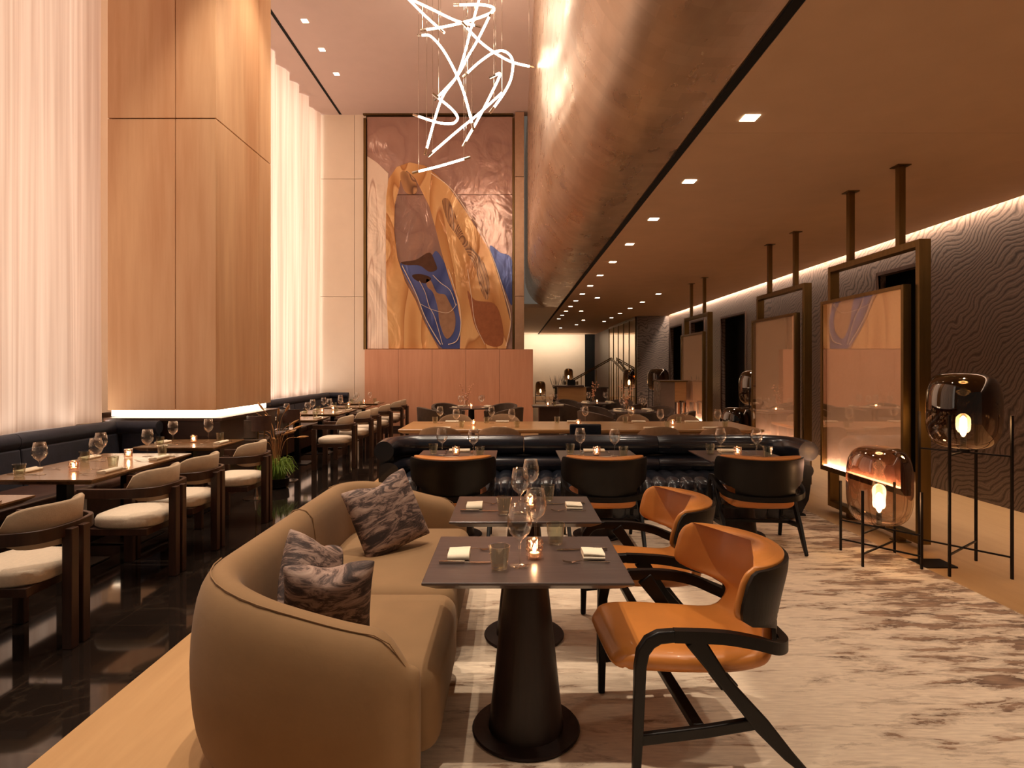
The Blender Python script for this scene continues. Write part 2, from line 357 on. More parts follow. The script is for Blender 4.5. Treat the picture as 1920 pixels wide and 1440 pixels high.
# left window wall, far wall, right stone wall
S(MB().box(-6.1, -6.0, -2, 16, 0, ZH).build('wall_left', 'white_wall'))
m_ = MB()
for x0, x1 in ((-6.0, -4.02), (-4.01, -3.72)):
    for z0, z1 in ((0, 3.36), (3.37, 6.36), (6.37, ZH)): m_.box(x0, x1, 15.22, 15.3, z0, z1)
S(m_.build('wall_far', 'white_wall'))
S(MB().box(-3.72, .31, 15.26, 15.34, 0, ZH).build('wall_far', 'pale_bronze'))
m_ = MB()
edges = [-3.70+.846*k for k in range(6)]
for k in range(5): m_.box(edges[k]+.003, edges[k+1]-.003, 15.0, 15.24, .0, 2.02)
S(m_.build('wall_wainscot', 'wainscot'))
S(MB().box(-3.72, .53, 14.98, 15.0, 0, .10).build('baseboard_far', 'dark_wood'))
S(MB().box(.20, .30, 15.3, 32.2, 0, ZL).build('wall_inner', 'white_wall'))
S(MB().box(.2, 3.93, 32.2, 32.3, 0, ZL+.2).build('wall_back', 'white_wall'))
S(MB().box(3.93, 4.7, 32.2, 32.3, 0, ZL).build('wall_recess', 'black'))
doors = [(8.0, 8.9, 2.92), (14.0, 15.6, 2.83), (17.0, 18.2, 2.92), (19.2, 20.6, 2.92)]
m_ = MB(); y = -2.0
for a, b, h in doors: m_.box(XW, XW+.1, y, a, 0, 3.62); m_.box(XW, XW+.1, a, b, h, 3.62); y = b
m_.box(XW, XW+.1, y, 20.8, 0, 3.62); S(m_.build('wall_right', 'stone'))
S(MB().box(6.0, 6.1, -2, 21, 0, 3.62).build('wall_service', 'black'))
S(MB().box(5.57, 6.0, 20.8, 20.9, 0, 3.62).build('wall_service', 'black'))
for k, (a, b, h) in enumerate(doors):
    S(MB().box(XW-.02, XW+.02, a-.05, a, 0, h+.05).box(XW-.02, XW+.02, b, b+.05, 0, h+.05).box(XW-.02, XW+.02, a, b, h, h+.05).build('door_%d' % (k+1), 'walnut'))
S(MB().box(4.36, XW, 20.8, 20.9, 0, ZL).build('wall_stone_return', 'stone'))
S(MB().box(4.46, 4.56, 26.8, 32.2, 0, ZL).build('wall_stone_far', 'stone'))
S(MB().box(4.9, 5.0, 20.9, 26.8, 0, ZL).build('wall_stair', 'black'))
gp = thing('glass_partition', 'bronze mullioned glass partition past the stone corner', 'partition', (4.36, 21.0, 0))
MB().box(-.012, .012, .05, 5.7, .1, 3.30).build('glass', glassy('partition_glass', (.30, .28, .26, 1), .5), gp)
for k in range(6): MB().box(-.03, .03, 1.14*k, 1.14*k+.06, .02, 3.33).build('mullion', 'bronze', gp)
MB().box(-.035, .035, 0, 5.76, 0, .10).box(-.035, .035, 0, 5.76, 3.28, 3.36).build('rail', 'bronze', gp)

# timber-clad column over the banquette, floating on a lit ledge
col = thing('timber_column', 'huge blond timber-clad column rising to the high ceiling', 'column', (0, 0, 0))
PX0, PX1, PY0, PY1 = -4.78, -3.50, 7.06, 8.67
m_ = MB()
for z0, z1 in ((1.05, 4.493), (4.507, 7.97)):
    for x0, x1 in ((PX0, -3.983), (-3.975, PX1)): m_.box(x0, x1, PY0, PY0+.03, z0, z1)
    for y0, y1 in ((PY0+.03, 8.26), (8.268, PY1)): m_.box(PX1-.03, PX1, y0, y1, z0, z1)
m_.box(PX0, PX0+.03, PY0+.03, PY1, 1.05, 7.97)
m_.build('cladding', 'pillar_wood', col, bevel=.003)
MB().box(PX0+.03, PX1-.035, PY0+.035, PY1-.01, 1.05, 7.98).build('core', 'dark_wood', col)
MB().box(PX0, PX1-.07, PY0+.07, PY1, .975, 1.048).build('light_strip', emit('column_led', (1, .74, .50, 1), 7), col)
MB().box(-4.78, -3.39, 6.98, 8.68, .93, .965).build('ledge', 'walnut', col, bevel=.004)
MB().box(-4.78, -3.43, 7.02, 8.66, 0, .93).build('base', 'dark_wood', col)

# curtains
def curtain(y0, y1, label, seed):
    rnd = random.Random(seed); ph = [rnd.uniform(0, 6) for _ in range(6)]; L = y1-y0
    def P(u, v):
        y = y0+L*u
        f = .080*math.sin(y*8+ph[0]+1.6*math.sin(y*1.9+ph[1]))+.024*math.sin(y*21+ph[2]+2.5*math.sin(y*1.3+ph[5])+.6*v)*(.6+.4*math.sin(y*1.1+ph[4]))+.006*math.sin(y*43+ph[3])
        return (-4.93+f*(.8+.2*math.sin(v*3+ph[4])), y+.02*math.sin(v*2.2+y*5), .905+(ZH-.01-.905)*v)
    o = MB().grid(P, int(L*44), 8).build('curtain', 'curtain', smooth=True, angle=180)
    tag(o, label, 'curtain', kind=None); return o
curtain(1.2, 7.12, 'tall sheer cream curtain left of the timber column', 1)
curtain(8.7, 15.15, 'tall sheer cream curtain between timber column and far wall', 2)
# sill shelf behind the banquettes
S(MB().box(-6.0, -4.68, -2, 7.0, .83, .895).box(-6.0, -4.68, 8.70, 15.22, .83, .895).build('trim_3', 'walnut'))

# warped wall mirror; its reflections are modelled as raised coloured shapes
wall_mirror = thing('wall_artwork', 'giant warped mirror-like artwork of honey ribbons, cobalt and mauve above the wainscot', 'artwork', (0, 0, 0))
AD = 15.14
def zp(zx, zy):
    p = at(660+zx*.3611, 180+zy*.3611, AD); return (p.x, p.z)
def sm(pts, n=5): return [(v.x, v.z) for v in smooth_path([(a, 0, b) for a, b in pts], n, True)]
ax0, az1 = zp(78, 105); ax1, az0 = zp(832, 1312)
zs = [az0, zp(0, 914)[1], zp(0, 511)[1], az1]
for k in range(3): MB().box(ax0, ax1, AD+.03, AD+.06, zs[k]+(.008 if k else 0), zs[k+1]-.008).build('panel', 'mirror', wall_mirror)
def shape(name, pts, mat, dy, smo=True):
    poly = [zp(*p) for p in pts]
    poly = sm(poly) if smo else poly
    poly = [(min(max(x, ax0), ax1), min(max(z, az0), az1)) for x, z in poly]
    return MB().prism_y(poly, AD+.03-dy, AD+.029).build(name, mat, wall_mirror, bevel=.004)
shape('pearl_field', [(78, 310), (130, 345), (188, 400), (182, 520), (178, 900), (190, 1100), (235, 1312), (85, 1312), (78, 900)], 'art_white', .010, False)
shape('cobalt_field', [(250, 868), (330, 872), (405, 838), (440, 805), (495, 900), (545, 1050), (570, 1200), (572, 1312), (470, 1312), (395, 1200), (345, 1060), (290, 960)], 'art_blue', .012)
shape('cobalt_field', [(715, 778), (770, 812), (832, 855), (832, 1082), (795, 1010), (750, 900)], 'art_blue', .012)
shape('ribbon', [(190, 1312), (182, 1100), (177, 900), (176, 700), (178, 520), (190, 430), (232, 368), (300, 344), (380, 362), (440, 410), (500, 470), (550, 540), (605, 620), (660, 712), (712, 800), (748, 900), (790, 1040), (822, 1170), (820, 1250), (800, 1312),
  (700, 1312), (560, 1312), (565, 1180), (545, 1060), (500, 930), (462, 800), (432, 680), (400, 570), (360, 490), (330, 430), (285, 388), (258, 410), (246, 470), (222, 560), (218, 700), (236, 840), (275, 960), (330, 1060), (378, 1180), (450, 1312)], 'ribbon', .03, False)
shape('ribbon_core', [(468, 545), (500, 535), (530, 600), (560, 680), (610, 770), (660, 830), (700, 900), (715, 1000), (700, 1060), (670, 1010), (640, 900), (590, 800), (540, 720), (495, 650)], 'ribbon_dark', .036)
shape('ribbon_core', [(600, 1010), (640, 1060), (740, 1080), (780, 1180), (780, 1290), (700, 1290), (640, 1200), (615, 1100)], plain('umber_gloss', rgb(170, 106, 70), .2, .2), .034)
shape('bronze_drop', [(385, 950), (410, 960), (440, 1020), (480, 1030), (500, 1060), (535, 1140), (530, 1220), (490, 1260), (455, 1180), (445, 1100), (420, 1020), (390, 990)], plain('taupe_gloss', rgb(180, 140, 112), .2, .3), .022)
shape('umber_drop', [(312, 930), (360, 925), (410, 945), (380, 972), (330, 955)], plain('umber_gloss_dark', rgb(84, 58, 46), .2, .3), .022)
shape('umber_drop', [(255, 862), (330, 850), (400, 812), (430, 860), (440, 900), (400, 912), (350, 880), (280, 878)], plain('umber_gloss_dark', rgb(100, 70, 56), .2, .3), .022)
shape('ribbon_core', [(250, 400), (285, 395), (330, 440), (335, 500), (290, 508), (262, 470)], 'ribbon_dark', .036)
def reflection_line(pts, r=.011, dy=.035):  # pale line of a mirror reflection, modelled as a thin tube
    path = smooth_path([(zp(*p)[0], AD+.03-dy, zp(*p)[1]) for p in pts], 5)
    MB().tube(path, r, 6, ref=(0, 1, 0)).build('vein', 'art_edge', wall_mirror, smooth=True)
reflection_line([(410, 400), (480, 450), (530, 500), (600, 600), (665, 690), (735, 850), (790, 1020), (825, 1160), (800, 1300)])
reflection_line([(500, 900), (530, 990), (560, 1100), (565, 1200), (545, 1270), (500, 1290)])
reflection_line([(260, 880), (330, 1020), (385, 1160), (460, 1290)])
reflection_line([(350, 960), (380, 1020), (400, 1090), (430, 1150), (470, 1290)], .008)
reflection_line([(420, 930), (460, 970), (510, 1010), (540, 1090)], .008)
reflection_line([(600, 900), (620, 1040), (640, 1180), (690, 1290)], .007)
reflection_line([(355, 1080), (420, 1110), (500, 1125), (545, 1080)], .006)
# bronze frame of the mirror and the flanking columns
fr = MB()
for a in ((60, 74), (834, 842)):
    x0, _ = zp(a[0], 0); x1, _ = zp(a[1], 0); fr.box(x0, x1, AD-.02, AD+.10, az0-.02, ZH-.12)
fr.box(ax0-.1, ax1+.03, AD-.02, AD+.10, az1+.03, az1+.09)
fr.build('frame', 'bronze', wall_mirror)
m_ = MB(); x0, _ = zp(846, 0); x1, _ = zp(893, 0)
for z0, z1 in ((2.02, 3.35), (3.36, 6.35), (6.36, 7.98)): m_.box(x0, x1, 15.0, 15.2, z0, z1)
S(m_.build('trim_4', 'pale_bronze', bevel=.003))

# ------------------------------------------------------------------ recessed downlights
def downlight():
    o = MB().box(-.055, .055, -.055, .055, -.004, .0).build('downlight', 'downlight'); o['category'] = 'downlight'; return o
ORD = ['nearest', 'second', 'third', 'fourth', 'fifth', 'sixth', 'seventh', 'eighth', 'ninth', 'tenth', 'eleventh', 'twelfth', 'thirteenth']
for k in range(13):
    y = 4.32+1.47*k
    place(downlight, (1.72, y, ZL-.001), 0, '%s square downlight from the camera in the row beside the black ceiling slot' % ORD[k], 'downlights beside the slot')
    if k < 8: spot('downlight_beam', (1.72, y, ZL-.03), 26, 95)
for k, y in enumerate((14.6, 16.4, 18.1, 19.8, 21.5, 23.2)):
    place(downlight, (3.58, y, ZL-.001), 0, '%s downlight from the camera in the row towards the stone wall' % ORD[k], 'downlights towards the stone wall')
for k, (x, y) in enumerate(((2.2, 15.4), (2.2, 19.0), (2.7, 22.6), (2.7, 25.0), (2.2, 27.0))):
    place(downlight, (x, y, ZL-.001), 0, 'small far downlight in the middle of the low ceiling, %s from the camera' % ORD[k], 'downlights mid ceiling')
for k, y in enumerate((11.1, 12.1, 13.1)):
    place(downlight, (-3.85, y, ZH-.001), 0, '%s downlight from the camera in the high ceiling beside its thin slot' % ORD[k], 'high ceiling downlights')
# beams of the high ceiling's lamps (the ones above and behind the picture edge too)
for x, y, pw, an in ((-2.8, 7.9, 420, 60), (-3.0, 6.2, 620, 60), (-3.1, 4.4, 420, 50), (-3.2, 9.6, 420, 60), (-3.3, 12.6, 320, 60), (-.7, 1.4, 760, 34), (-.3, 3.2, 900, 36), (-1.0, 6.2, 500, 50), (-.9, 9.0, 500, 50), (-1.2, 12.6, 500, 60), (-2.2, 2.4, 520, 40)):
    spot('ceiling_beam', (x, y, ZH-.05), pw, an)
# a row of low-ceiling lamps over the right-hand aisle, most of them above the picture edge
for x, y, pw in ((3.4, 1.8, 45), (3.4, 4.4, 30), (3.5, 7.4, 34), (2.6, 1.4, 85), (1.8, 2.6, 85), (3.5, 10.6, 30)):
    spot('ceiling_beam', (x, y, ZL-.03), pw, 100)

# ================================================================== LARGE THINGS
# carpet
tag(MB().box(-.42, 3.18, .35, 7.15, .001, .0135).build('carpet', 'carpet'), 'large cream carpet with brown brushstroke marks under the dark tables', 'carpet')

# tan curved sofa
def tan_sofa():
    t = thing('curved_sofa', 'tan suede sofa with a wrap-around back, in the left foreground', 'sofa')
    x_in, xb, ya, yb, r = -.38, -1.19, 2.16, 4.34, .36
    path = []
    for k in range(9): path.append((x_in+(xb+r-x_in)*k/8, ya))
    for k in range(1, 9): a = PI/2*k/8; path.append((xb+r-r*math.sin(a), ya+r-r*math.cos(a)))
    for k in range(1, 17): path.append((xb, ya+r+(yb-ya-2*r)*k/16))
    for k in range(1, 9): a = PI/2*k/8; path.append((xb+r-r*math.cos(a), yb-r+r*math.sin(a)))
    for k in range(1, 9): path.append((xb+r+(x_in-xb-r)*k/8, yb))
    n = len(path)
    def ring(i):
        p = Vector((path[i][0], path[i][1], 0)); a = Vector((*path[max(0, i-1)], 0)); b = Vector((*path[min(n-1, i+1)], 0))
        tg = (b-a).normalized(); out = Vector((-tg.y, tg.x, 0))          # towards the outside of the U
        if out.dot(p-Vector((-.6, 3.2, 0))) < 0: out = -out
        d = min(abs(p.x-x_in), 1)/(abs(xb-x_in)); d = min(1, d)
        hgt = .60+.16*(d*d*(3-2*d)); th = 1.0
        if d < .14: q = 1-d/.14; hgt -= .12*q**2.2; th = 1-.55*q**3
        sec = [(.03, .03), (.075, .12), (.105, .30), (.115, .55), (.10, .78), (.075, .92), (.035, .985), (0, 1.0), (-.04, .985), (-.075, .93), (-.09, .80), (-.095, .55), (-.09, .3), (-.085, .05)]
        return [p+out*(o*th)+Vector((0, 0, z*hgt)) for o, z in sec]
    rs = [ring(i) for i in range(n)]
    # soften the free ends
    def shrink(rg, f, dx): c = sum(rg, Vector())/len(rg); return [c+Vector(((p.x-c.x), (p.y-c.y)*f, (p.z-c.z)*(1-(1-f)*.25)-.0))+Vector((dx, 0, 0)) for p in rg]
    rs = [shrink(rs[0], f, d) for f, d in ((.25, .05), (.55, .046), (.8, .034), (.93, .018))]+rs+[shrink(rs[-1], f, d) for f, d in ((.93, .018), (.8, .034), (.55, .046), (.25, .05))]
    # seam dips
    MB().rings(rs).build('backrest', 'tan_cloth', t, smooth=True, angle=180, sub=1)
    seam = [p for p in ring(25)]
    MB().tube([p+Vector((.0, 0, .001)) for p in seam[4:12]], .0035, 5, ref=(0, 1, 0)).build('seam', 'tan_cloth', t, smooth=True)
    for s in (0, 1):
        idx = range(0, 17) if s == 0 else range(n-17, n)
        pts = [ring(i)[6]+Vector((0, 0, .000)) for i in idx]
        MB().tube(pts, .003, 5).build('piping', 'tan_cloth', t, smooth=True)
    for y0, y1, xf in ((2.24, 3.035, -.275), (3.045, 4.26, -.295)):
        MB().box(-1.14, xf, y0, y1, .07, .425).build('seat_cushion', 'tan_cloth', t, bevel=.085, seg=5, smooth=True, angle=180)
    MB().box(-1.05, -.40, 2.25, 4.25, .014, .07).build('plinth', 'black', t)
    return t
tan_sofa()

def cushion(name, c, size, rot, label):
    m_ = MB(); n = 13
    def P(sgn):
        def f(u, v):
            a, b = u*2-1, v*2-1
            th = .5*((1-a*a)*(1-b*b))**.42
            pin = 1-.10*(a*a*(1-b*b)+b*b*(1-a*a))*1.0
            k = 1-.07*((1-abs(a)**3)*abs(b)**6+(1-abs(b)**3)*abs(a)**6)
            return (a*size/2*k, sgn*th*.17-.012*math.exp(-(a*a)*6)*(b > 0)*b, b*size/2*k-(.05*math.exp(-a*a*9)*max(0, b)**3))
        return f
    m_.grid(P(1), n, n); m_.grid(P(-1), n, n)
    o = m_.build(name, 'brush', smooth=True, angle=180, sub=1)
    import bmesh
    b = bmesh.new(); b.from_mesh(o.data); bmesh.ops.remove_doubles(b, verts=b.verts, dist=.003); bmesh.ops.recalc_face_normals(b, faces=b.faces); b.to_mesh(o.data); b.free()
    o.location = c; o.rotation_euler = rot
    tag(o, label, 'cushion', None)
    return o
R = math.radians
cushion('throw_cushion', (-.78, 3.72, .640), .49, (R(-20), R(-14), R(42)), 'large brushstroke-patterned cushion leaning in the far corner of the tan sofa')
cushion('throw_cushion', (-.93, 2.78, .585), .38, (R(-20), R(28), R(58)), 'brushstroke cushion upright against the tan sofa back, nearer the camera')
cushion('throw_cushion', (-.76, 2.47, .590), .385, (R(18), R(2), R(18)), 'brushstroke cushion overlapping another behind the near sofa arm')

# square table on a conical pedestal, bevelled edge
def pedestal_table_kind(w, d, mat, cone=True):
    t = thing('pedestal_table', '', 'table')
    hx, hy, z = w/2, d/2, .73
    def rg(e, zz): return [(-hx+e, -hy+e, zz), (hx-e, -hy+e, zz), (hx-e, hy-e, zz), (-hx+e, hy-e, zz)]
    MB().rings([rg(.050, z-.040), rg(.0, z-.010), rg(.0, z-.002), rg(.002, z)]).build('tabletop', mat, t)
    if cone:
        MB().lathe([(.088, z-.040), (.088, z-.055), (.155, .05), (.16, .014)], 32).build('pedestal', 'pedestal_wood', t, smooth=True)
        MB().lathe([(.16, .0), (.225, .0), (.23, .008), (.225, .014), (.16, .016)], 40).build('base', 'pedestal_wood', t, smooth=True)
    else:
        MB().cyl((0, 0), .04, .012, z-.034).build('pedestal', 'black_metal', t, smooth=True)
        MB().lathe([(.05, .0), (.24, .0), (.24, .008), (.06, .014)], 30).build('base', 'black_metal', t, smooth=True)
    return t
def table_main(): return pedestal_table_kind(.80, .62, 'black_ash')
def table_booth(): return pedestal_table_kind(.725, .69, 'black_ash')
T1 = (.06, 2.55, 'the nearest dark pedestal table'); T2 = (.07, 3.44, 'the second dark pedestal table')
place(table_main, (T1[0], T1[1], .014), 0, 'dark ash pedestal table nearest the camera, beside the tan sofa')
place(table_main, (T2[0], T2[1], .014), 0, 'dark ash pedestal table second from camera, at the far end of the tan sofa')
TB = [(-.505, 5.505, 'the left table before the navy sofa'), (.79, 5.505, 'the middle table before the navy sofa'), (2.09, 5.505, 'the right table before the navy sofa')]
for (x, y, ph), w in zip(TB, ('left', 'middle', 'right')):
    place(table_booth, (x, y, .014), 0, 'small dark square table before the navy channelled sofa, %s of the three' % w)

# orange leather armchair with a dark bentwood frame; front is +y
def lounge_chair():
    t = thing('leather_armchair', '', 'chair')
    cl = smooth_path([(0, .405, .385), (0, .39, .408), (0, .34, .42), (0, .20, .415), (0, .05, .405), (0, -.10, .40), (0, -.19, .425), (0, -.232, .49), (0, -.252, .56), (0, -.270, .64), (0, -.292, .72), (0, -.304, .775), (0, -.308, .80)], 3)
    n = len(cl)
    def lerp(x, tab):
        for (a, va), (b, vb) in zip(tab, tab[1:]):
            if x <= b: return va+(vb-va)*max(0, (x-a))/(b-a)
        return tab[-1][1]
    def dims(i):
        p = cl[i]; s_ = i/(n-1)
        if p.y > -.05 or p.z < .405: w = lerp(p.y, [(-.15, .245), (.0, .275), (.2, .285), (.34, .272), (.39, .245), (.41, .225)]); k = 0; th = .085 if p.y < .38 else .06
        else:
            w = lerp(p.z, [(.40, .26), (.44, .24), (.50, .20), (.545, .195), (.565, .25), (.585, .41), (.605, .455), (.65, .47), (.74, .47), (.775, .455), (.795, .42)])
            k = lerp(p.z, [(.40, 0), (.50, .8), (.56, 1)]); th = lerp(p.z, [(.40, .085), (.50, .05), (.75, .042), (.80, .030)])
        return w, k, th
    def pt(i, u, off):
        p = cl[i]; w, k, th = dims(i); tg = (cl[min(n-1, i+1)]-cl[max(0, i-1)]).normalized()
        nrm = Vector((0, -tg.z, tg.y))                                 # rotated tangent in the y-z plane
        if nrm.y < 0 and p.z > .5: nrm = -nrm
        if p.z <= .5 and nrm.z < 0 and p.y < .39: nrm = -nrm
        if nrm.dot(Vector((0, .6, .8))) < 0: nrm = -nrm
        s_ = u*w; Rr = .34; a = s_/Rr
        x = k*Rr*math.sin(a)+(1-k)*s_; dy = k*Rr*(1-math.cos(a))
        rise = (1-k)*.0*abs(u)**3
        nn = Vector((-math.sin(a)*k, 0, 0))+nrm*(1-k+k*math.cos(a)); nn.normalize()
        sag = -.010*(1-u*u)*(1-k)
        return Vector((x, p.y+dy, p.z+rise+sag))+nn*off
    us = [-1+2*j/20 for j in range(21)]
    rs = []
    for i in range(n):
        w, k, th = dims(i)
        front = [pt(i, u, th*.5*(1-.55*max(0, abs(u)-.86)/.14)) for u in us]
        back = [pt(i, u, -th*.5*(1-.55*max(0, abs(u)-.86)/.14)) for u in reversed(us)]
        rs.append(front+back)
    MB().rings(rs).build('seat_shell', 'orange', t, smooth=True, angle=180, sub=1)
    # dark outer shell, cut in a T behind the back
    rs = []
    ks = [i for i in range(n) if cl[i].z > .485 and cl[i].y < -.2]
    for i in ks:
        w, k, th = dims(i); z = cl[i].z
        ww = min(w-.012, .465) if z > .585 else (.235 if z < .56 else .30)
        f = ww/w if w else 1
        if z > .79: continue
        o0 = -(th*.5+.001); o1 = -(th*.5+.016)
        rs.append([pt(i, u*f, o0) for u in us]+[pt(i, u*f, o1) for u in reversed(us)])
    MB().rings(rs).build('back_shell', 'black_frame', t, bevel=0, smooth=True, angle=60)
    # frame
    for sx in (-1, 1):
        leg = [(sx*.305, .36, .002), (sx*.315, .355, .2), (sx*.325, .35, .44), (sx*.325, .34, .495), (sx*.325, .315, .53), (sx*.326, .28, .548), (sx*.327, .22, .552)]
        secs = [rect(w, h) for w, h in ((.030, .028), (.038, .03), (.044, .032), (.048, .033), (.050, .034), (.047, .036), (.044, .036))]
        MB().sweep(leg, [list(s_) for s_ in secs], (1, 0, 0)).build('front_leg', 'black_frame', t, bevel=.006, smooth=True, angle=50)
        leg = [(sx*.322, .15, .535), (sx*.318, .03, .37), (sx*.312, -.115, .20), (sx*.305, -.22, .08), (sx*.30, -.29, .012)]
        secs = [rect(w, h) for w, h in ((.072, .030), (.046, .030), (.062, .030), (.044, .028), (.026, .026))]
        MB().sweep(leg, [list(s_) for s_ in secs], (1, 0, 0)).build('rear_leg', 'black_frame', t, bevel=.006, smooth=True, angle=50)
        st = [(sx*.312, .345, .165), (sx*.312, .1, .185), (sx*.312, -.10, .21)]
        MB().sweep(st, rect(.026, .042), (0, 0, 1)).build('stretcher', 'black_frame', t, bevel=.005)
    rail = smooth_path([(.327, .225, .552), (.336, .05, .545), (.334, -.08, .520), (.312, -.17, .488), (.245, -.235, .470), (.14, -.262, .458), (0, -.270, .455)], 5)
    rail = rail+[Vector((-p.x, p.y, p.z)) for p in reversed(rail[:-1])]
    MB().sweep(rail, [(-.018, -.022), (.016, -.024), (.021, .0), (.016, .022), (-.018, .022)], (0, 0, 1)).build('arm_rail', 'black_frame', t, smooth=True, angle=50)
    MB().sweep([(-.30, .12, .19), (.30, .12, .19)], rect(.045, .028)).build('cross_bar', 'black_frame', t, bevel=.004)
    MB().box(-.29, .29, -.01, .03, .32, .352).build('seat_frame', 'black_frame', t, bevel=.004)
    return t
place(lounge_chair, (.80, 2.54, .014), PI/2+.06, 'orange leather armchair nearest the camera, drawn up right of the nearest dark table')
place(lounge_chair, (.81, 3.43, .014), PI/2+.02, 'orange leather armchair just behind the nearest one, at the second dark table')
for (x, y, ph), w in zip(TB, ('left', 'middle', 'right')):
    place(lounge_chair, (x+(.0, 0, .03)[('left', 'middle', 'right').index(w)], 5.16, .014), (0, 0, -.10)[('left', 'middle', 'right').index(w)], 'dark-backed orange leather armchair seen from behind at %s' % ph)

# navy channelled booth sofa
def navy_sofa():
    t = thing('channelled_sofa', 'long navy leather sofa with rolled back and channelled seat, mid room', 'sofa')
    def U(x0, x1, yb, yf, r, nx=40):
        p = [(x0, yf, 0)]
        for k in range(9): a = PI/2*k/8; p.append((x0+r-r*math.cos(a), yb-r+r*math.sin(a), 0))
        for k in range(1, nx): p.append((x0+r+(x1-x0-2*r)*k/nx, yb, 0))
        for k in range(9): a = PI/2*k/8; p.append((x1-r+r*math.sin(a), yb-r+r*math.cos(a), 0))
        p.append((x1, yf, 0)); return p
    def roll(x0, x1, yb, yf, r, z, ra, rb, name, cuts):
        path = [Vector((a, b, z)) for a, b, _ in U(x0, x1, yb, yf, r)]
        segs = [[]]
        for p in path:
            segs[-1].append(p)
            if cuts and p.x > cuts[0] and p.y > yb-.01: cuts = cuts[1:]; segs.append([p+Vector((.006, 0, 0))])
        for sg in segs:
            m = len(sg); secs = []
            for i in range(m):
                e = min(i, m-1-i); f = (.90, .98, 1)[min(e, 2)]
                secs.append([(ra*f*math.cos(2*PI*k/16), rb*f*math.sin(2*PI*k/16)) for k in range(16)])
            MB().sweep(sg, secs).build(name, 'navy', t, smooth=True, angle=70)
    roll(-1.33, 3.08, 6.72, 6.20, .34, .685, .115, .115, 'top_roll', [.06, 1.58])
    roll(-1.28, 3.03, 6.66, 6.20, .30, .480, .115, .095, 'lower_roll', [.06, 1.58])
    path = [Vector((a, b, .36)) for a, b, _ in U(-1.34, 3.09, 6.78, 6.30, .36)]
    MB().sweep(path, [(.03, -.335), (.09, -.335), (.09, .25), (-.05, .25), (-.07, .02), (-.04, -.2)]).build('back_panel', 'navy', t, smooth=True, angle=50)
    prof = [(6.60, .40), (6.45, .405), (6.30, .41), (6.18, .405), (6.10, .38), (6.06, .32), (6.05, .22), (6.06, .10), (6.08, .03)]
    x0, x1 = -1.14, 2.89; nc = 28
    def P(u, v):
        k = v*(len(prof)-1); i = min(int(k), len(prof)-2); f = k-i
        y = prof[i][0]*(1-f)+prof[i+1][0]*f; z = prof[i][1]*(1-f)+prof[i+1][1]*f
        c = abs(math.sin(PI*u*nc))**.55*.040
        w = max(0, min(1, (v-.25)/.4)); return (x0+(x1-x0)*u, y-c*w, z+c*(1-w)*.8)
    MB().grid(P, nc*8+1, 25).build('seat', 'navy', t, smooth=True, angle=180)
    MB().box(-1.14, 2.89, 6.12, 6.62, .03, .38).build('base', 'black', t)
    MB().box(-1.3, 3.05, 6.2, 6.8, 0.014, .03).build('plinth', 'black', t)
    return t
navy_sofa()

# long communal table with its chairs
ct = thing('communal_table', 'long pale wooden communal table behind the navy sofa', 'table', (.92, 8.56, 0))
MB().rings([[(-2.44+e, -.60+e, z), (2.44-e, -.60+e, z), (2.44-e, .60-e, z), (-2.44+e, .60-e, z)] for e, z in ((.06, .672), (.012, .69), (0, .70), (0, .724), (.006, .73))]).build('tabletop', 'oak', ct)
for x in (-1.9, 0, 1.9): MB().box(x-.05, x+.05, -.42, .42, .0, .672).build('trestle', 'pale_bronze', ct, bevel=.004)
def dining_chair():
    t = thing('upholstered_chair', '', 'chair')
    MB().rings([[(.235*math.cos(a)*f, .225*math.sin(a)*f+.0, z) for a in [2*PI*k/24 for k in range(24)]] for f, z in ((.9, .40), (1, .415), (1, .45), (.92, .47), (.6, .478))]).build('seat', 'taupe', t, smooth=True, angle=60)
    rs = []
    for j in range(17):
        a = -1.25+2.5*j/16; e = math.cos(a*1.15); top = .66+.15*max(0, e)**.6
        c, s_ = math.cos(a), math.sin(a)
        def q(r, z): return (s_*r, -c*r+.02, z)
        rs.append([q(.265, .46), q(.275, .60), q(.29, top-.02), q(.28, top), q(.262, top-.005), (q(.245, .60)), q(.235, .46)])
    MB().rings(rs).build('backrest', 'taupe', t, smooth=True, angle=70)
    for sx in (-1, 1):
        for y in (.16, -.18): MB().tube([(sx*.17, y*.9, .41), (sx*.20, y*1.15, 0)], [.017, .011], 8).build('leg', 'dark_wood', t, smooth=True)
    return t
NX = [(-.93, 'far left'), (-.17, 'centre left'), (1.89, 'centre right'), (2.69, 'far right')]
for x, w in NX:
    place(dining_chair, (x, 7.78, 0), 0, 'taupe round-backed chair on the near side of the communal table, %s seat' % w)
    place(dining_chair, (x+.03, 9.40, 0), PI, 'taupe round-backed chair on the far side of the communal table, %s seat' % w)
bc = thing('square_back_chair', 'black square-backed chair on the near side of the communal table', 'chair', (.93, 7.80, 0))
MB().box(-.20, .20, -.20, .22, .40, .47).build('seat', 'navy', bc, bevel=.02)
MB().box(-.20, .20, -.25, -.20, .40, .84).build('backrest', 'navy', bc, bevel=.015)
for sx in (-1, 1):
    for y in (-.2, .18): MB().box(sx*.18-.015, sx*.18+.015, y-.015, y+.015, 0, .40).build('leg', 'black_frame', bc)

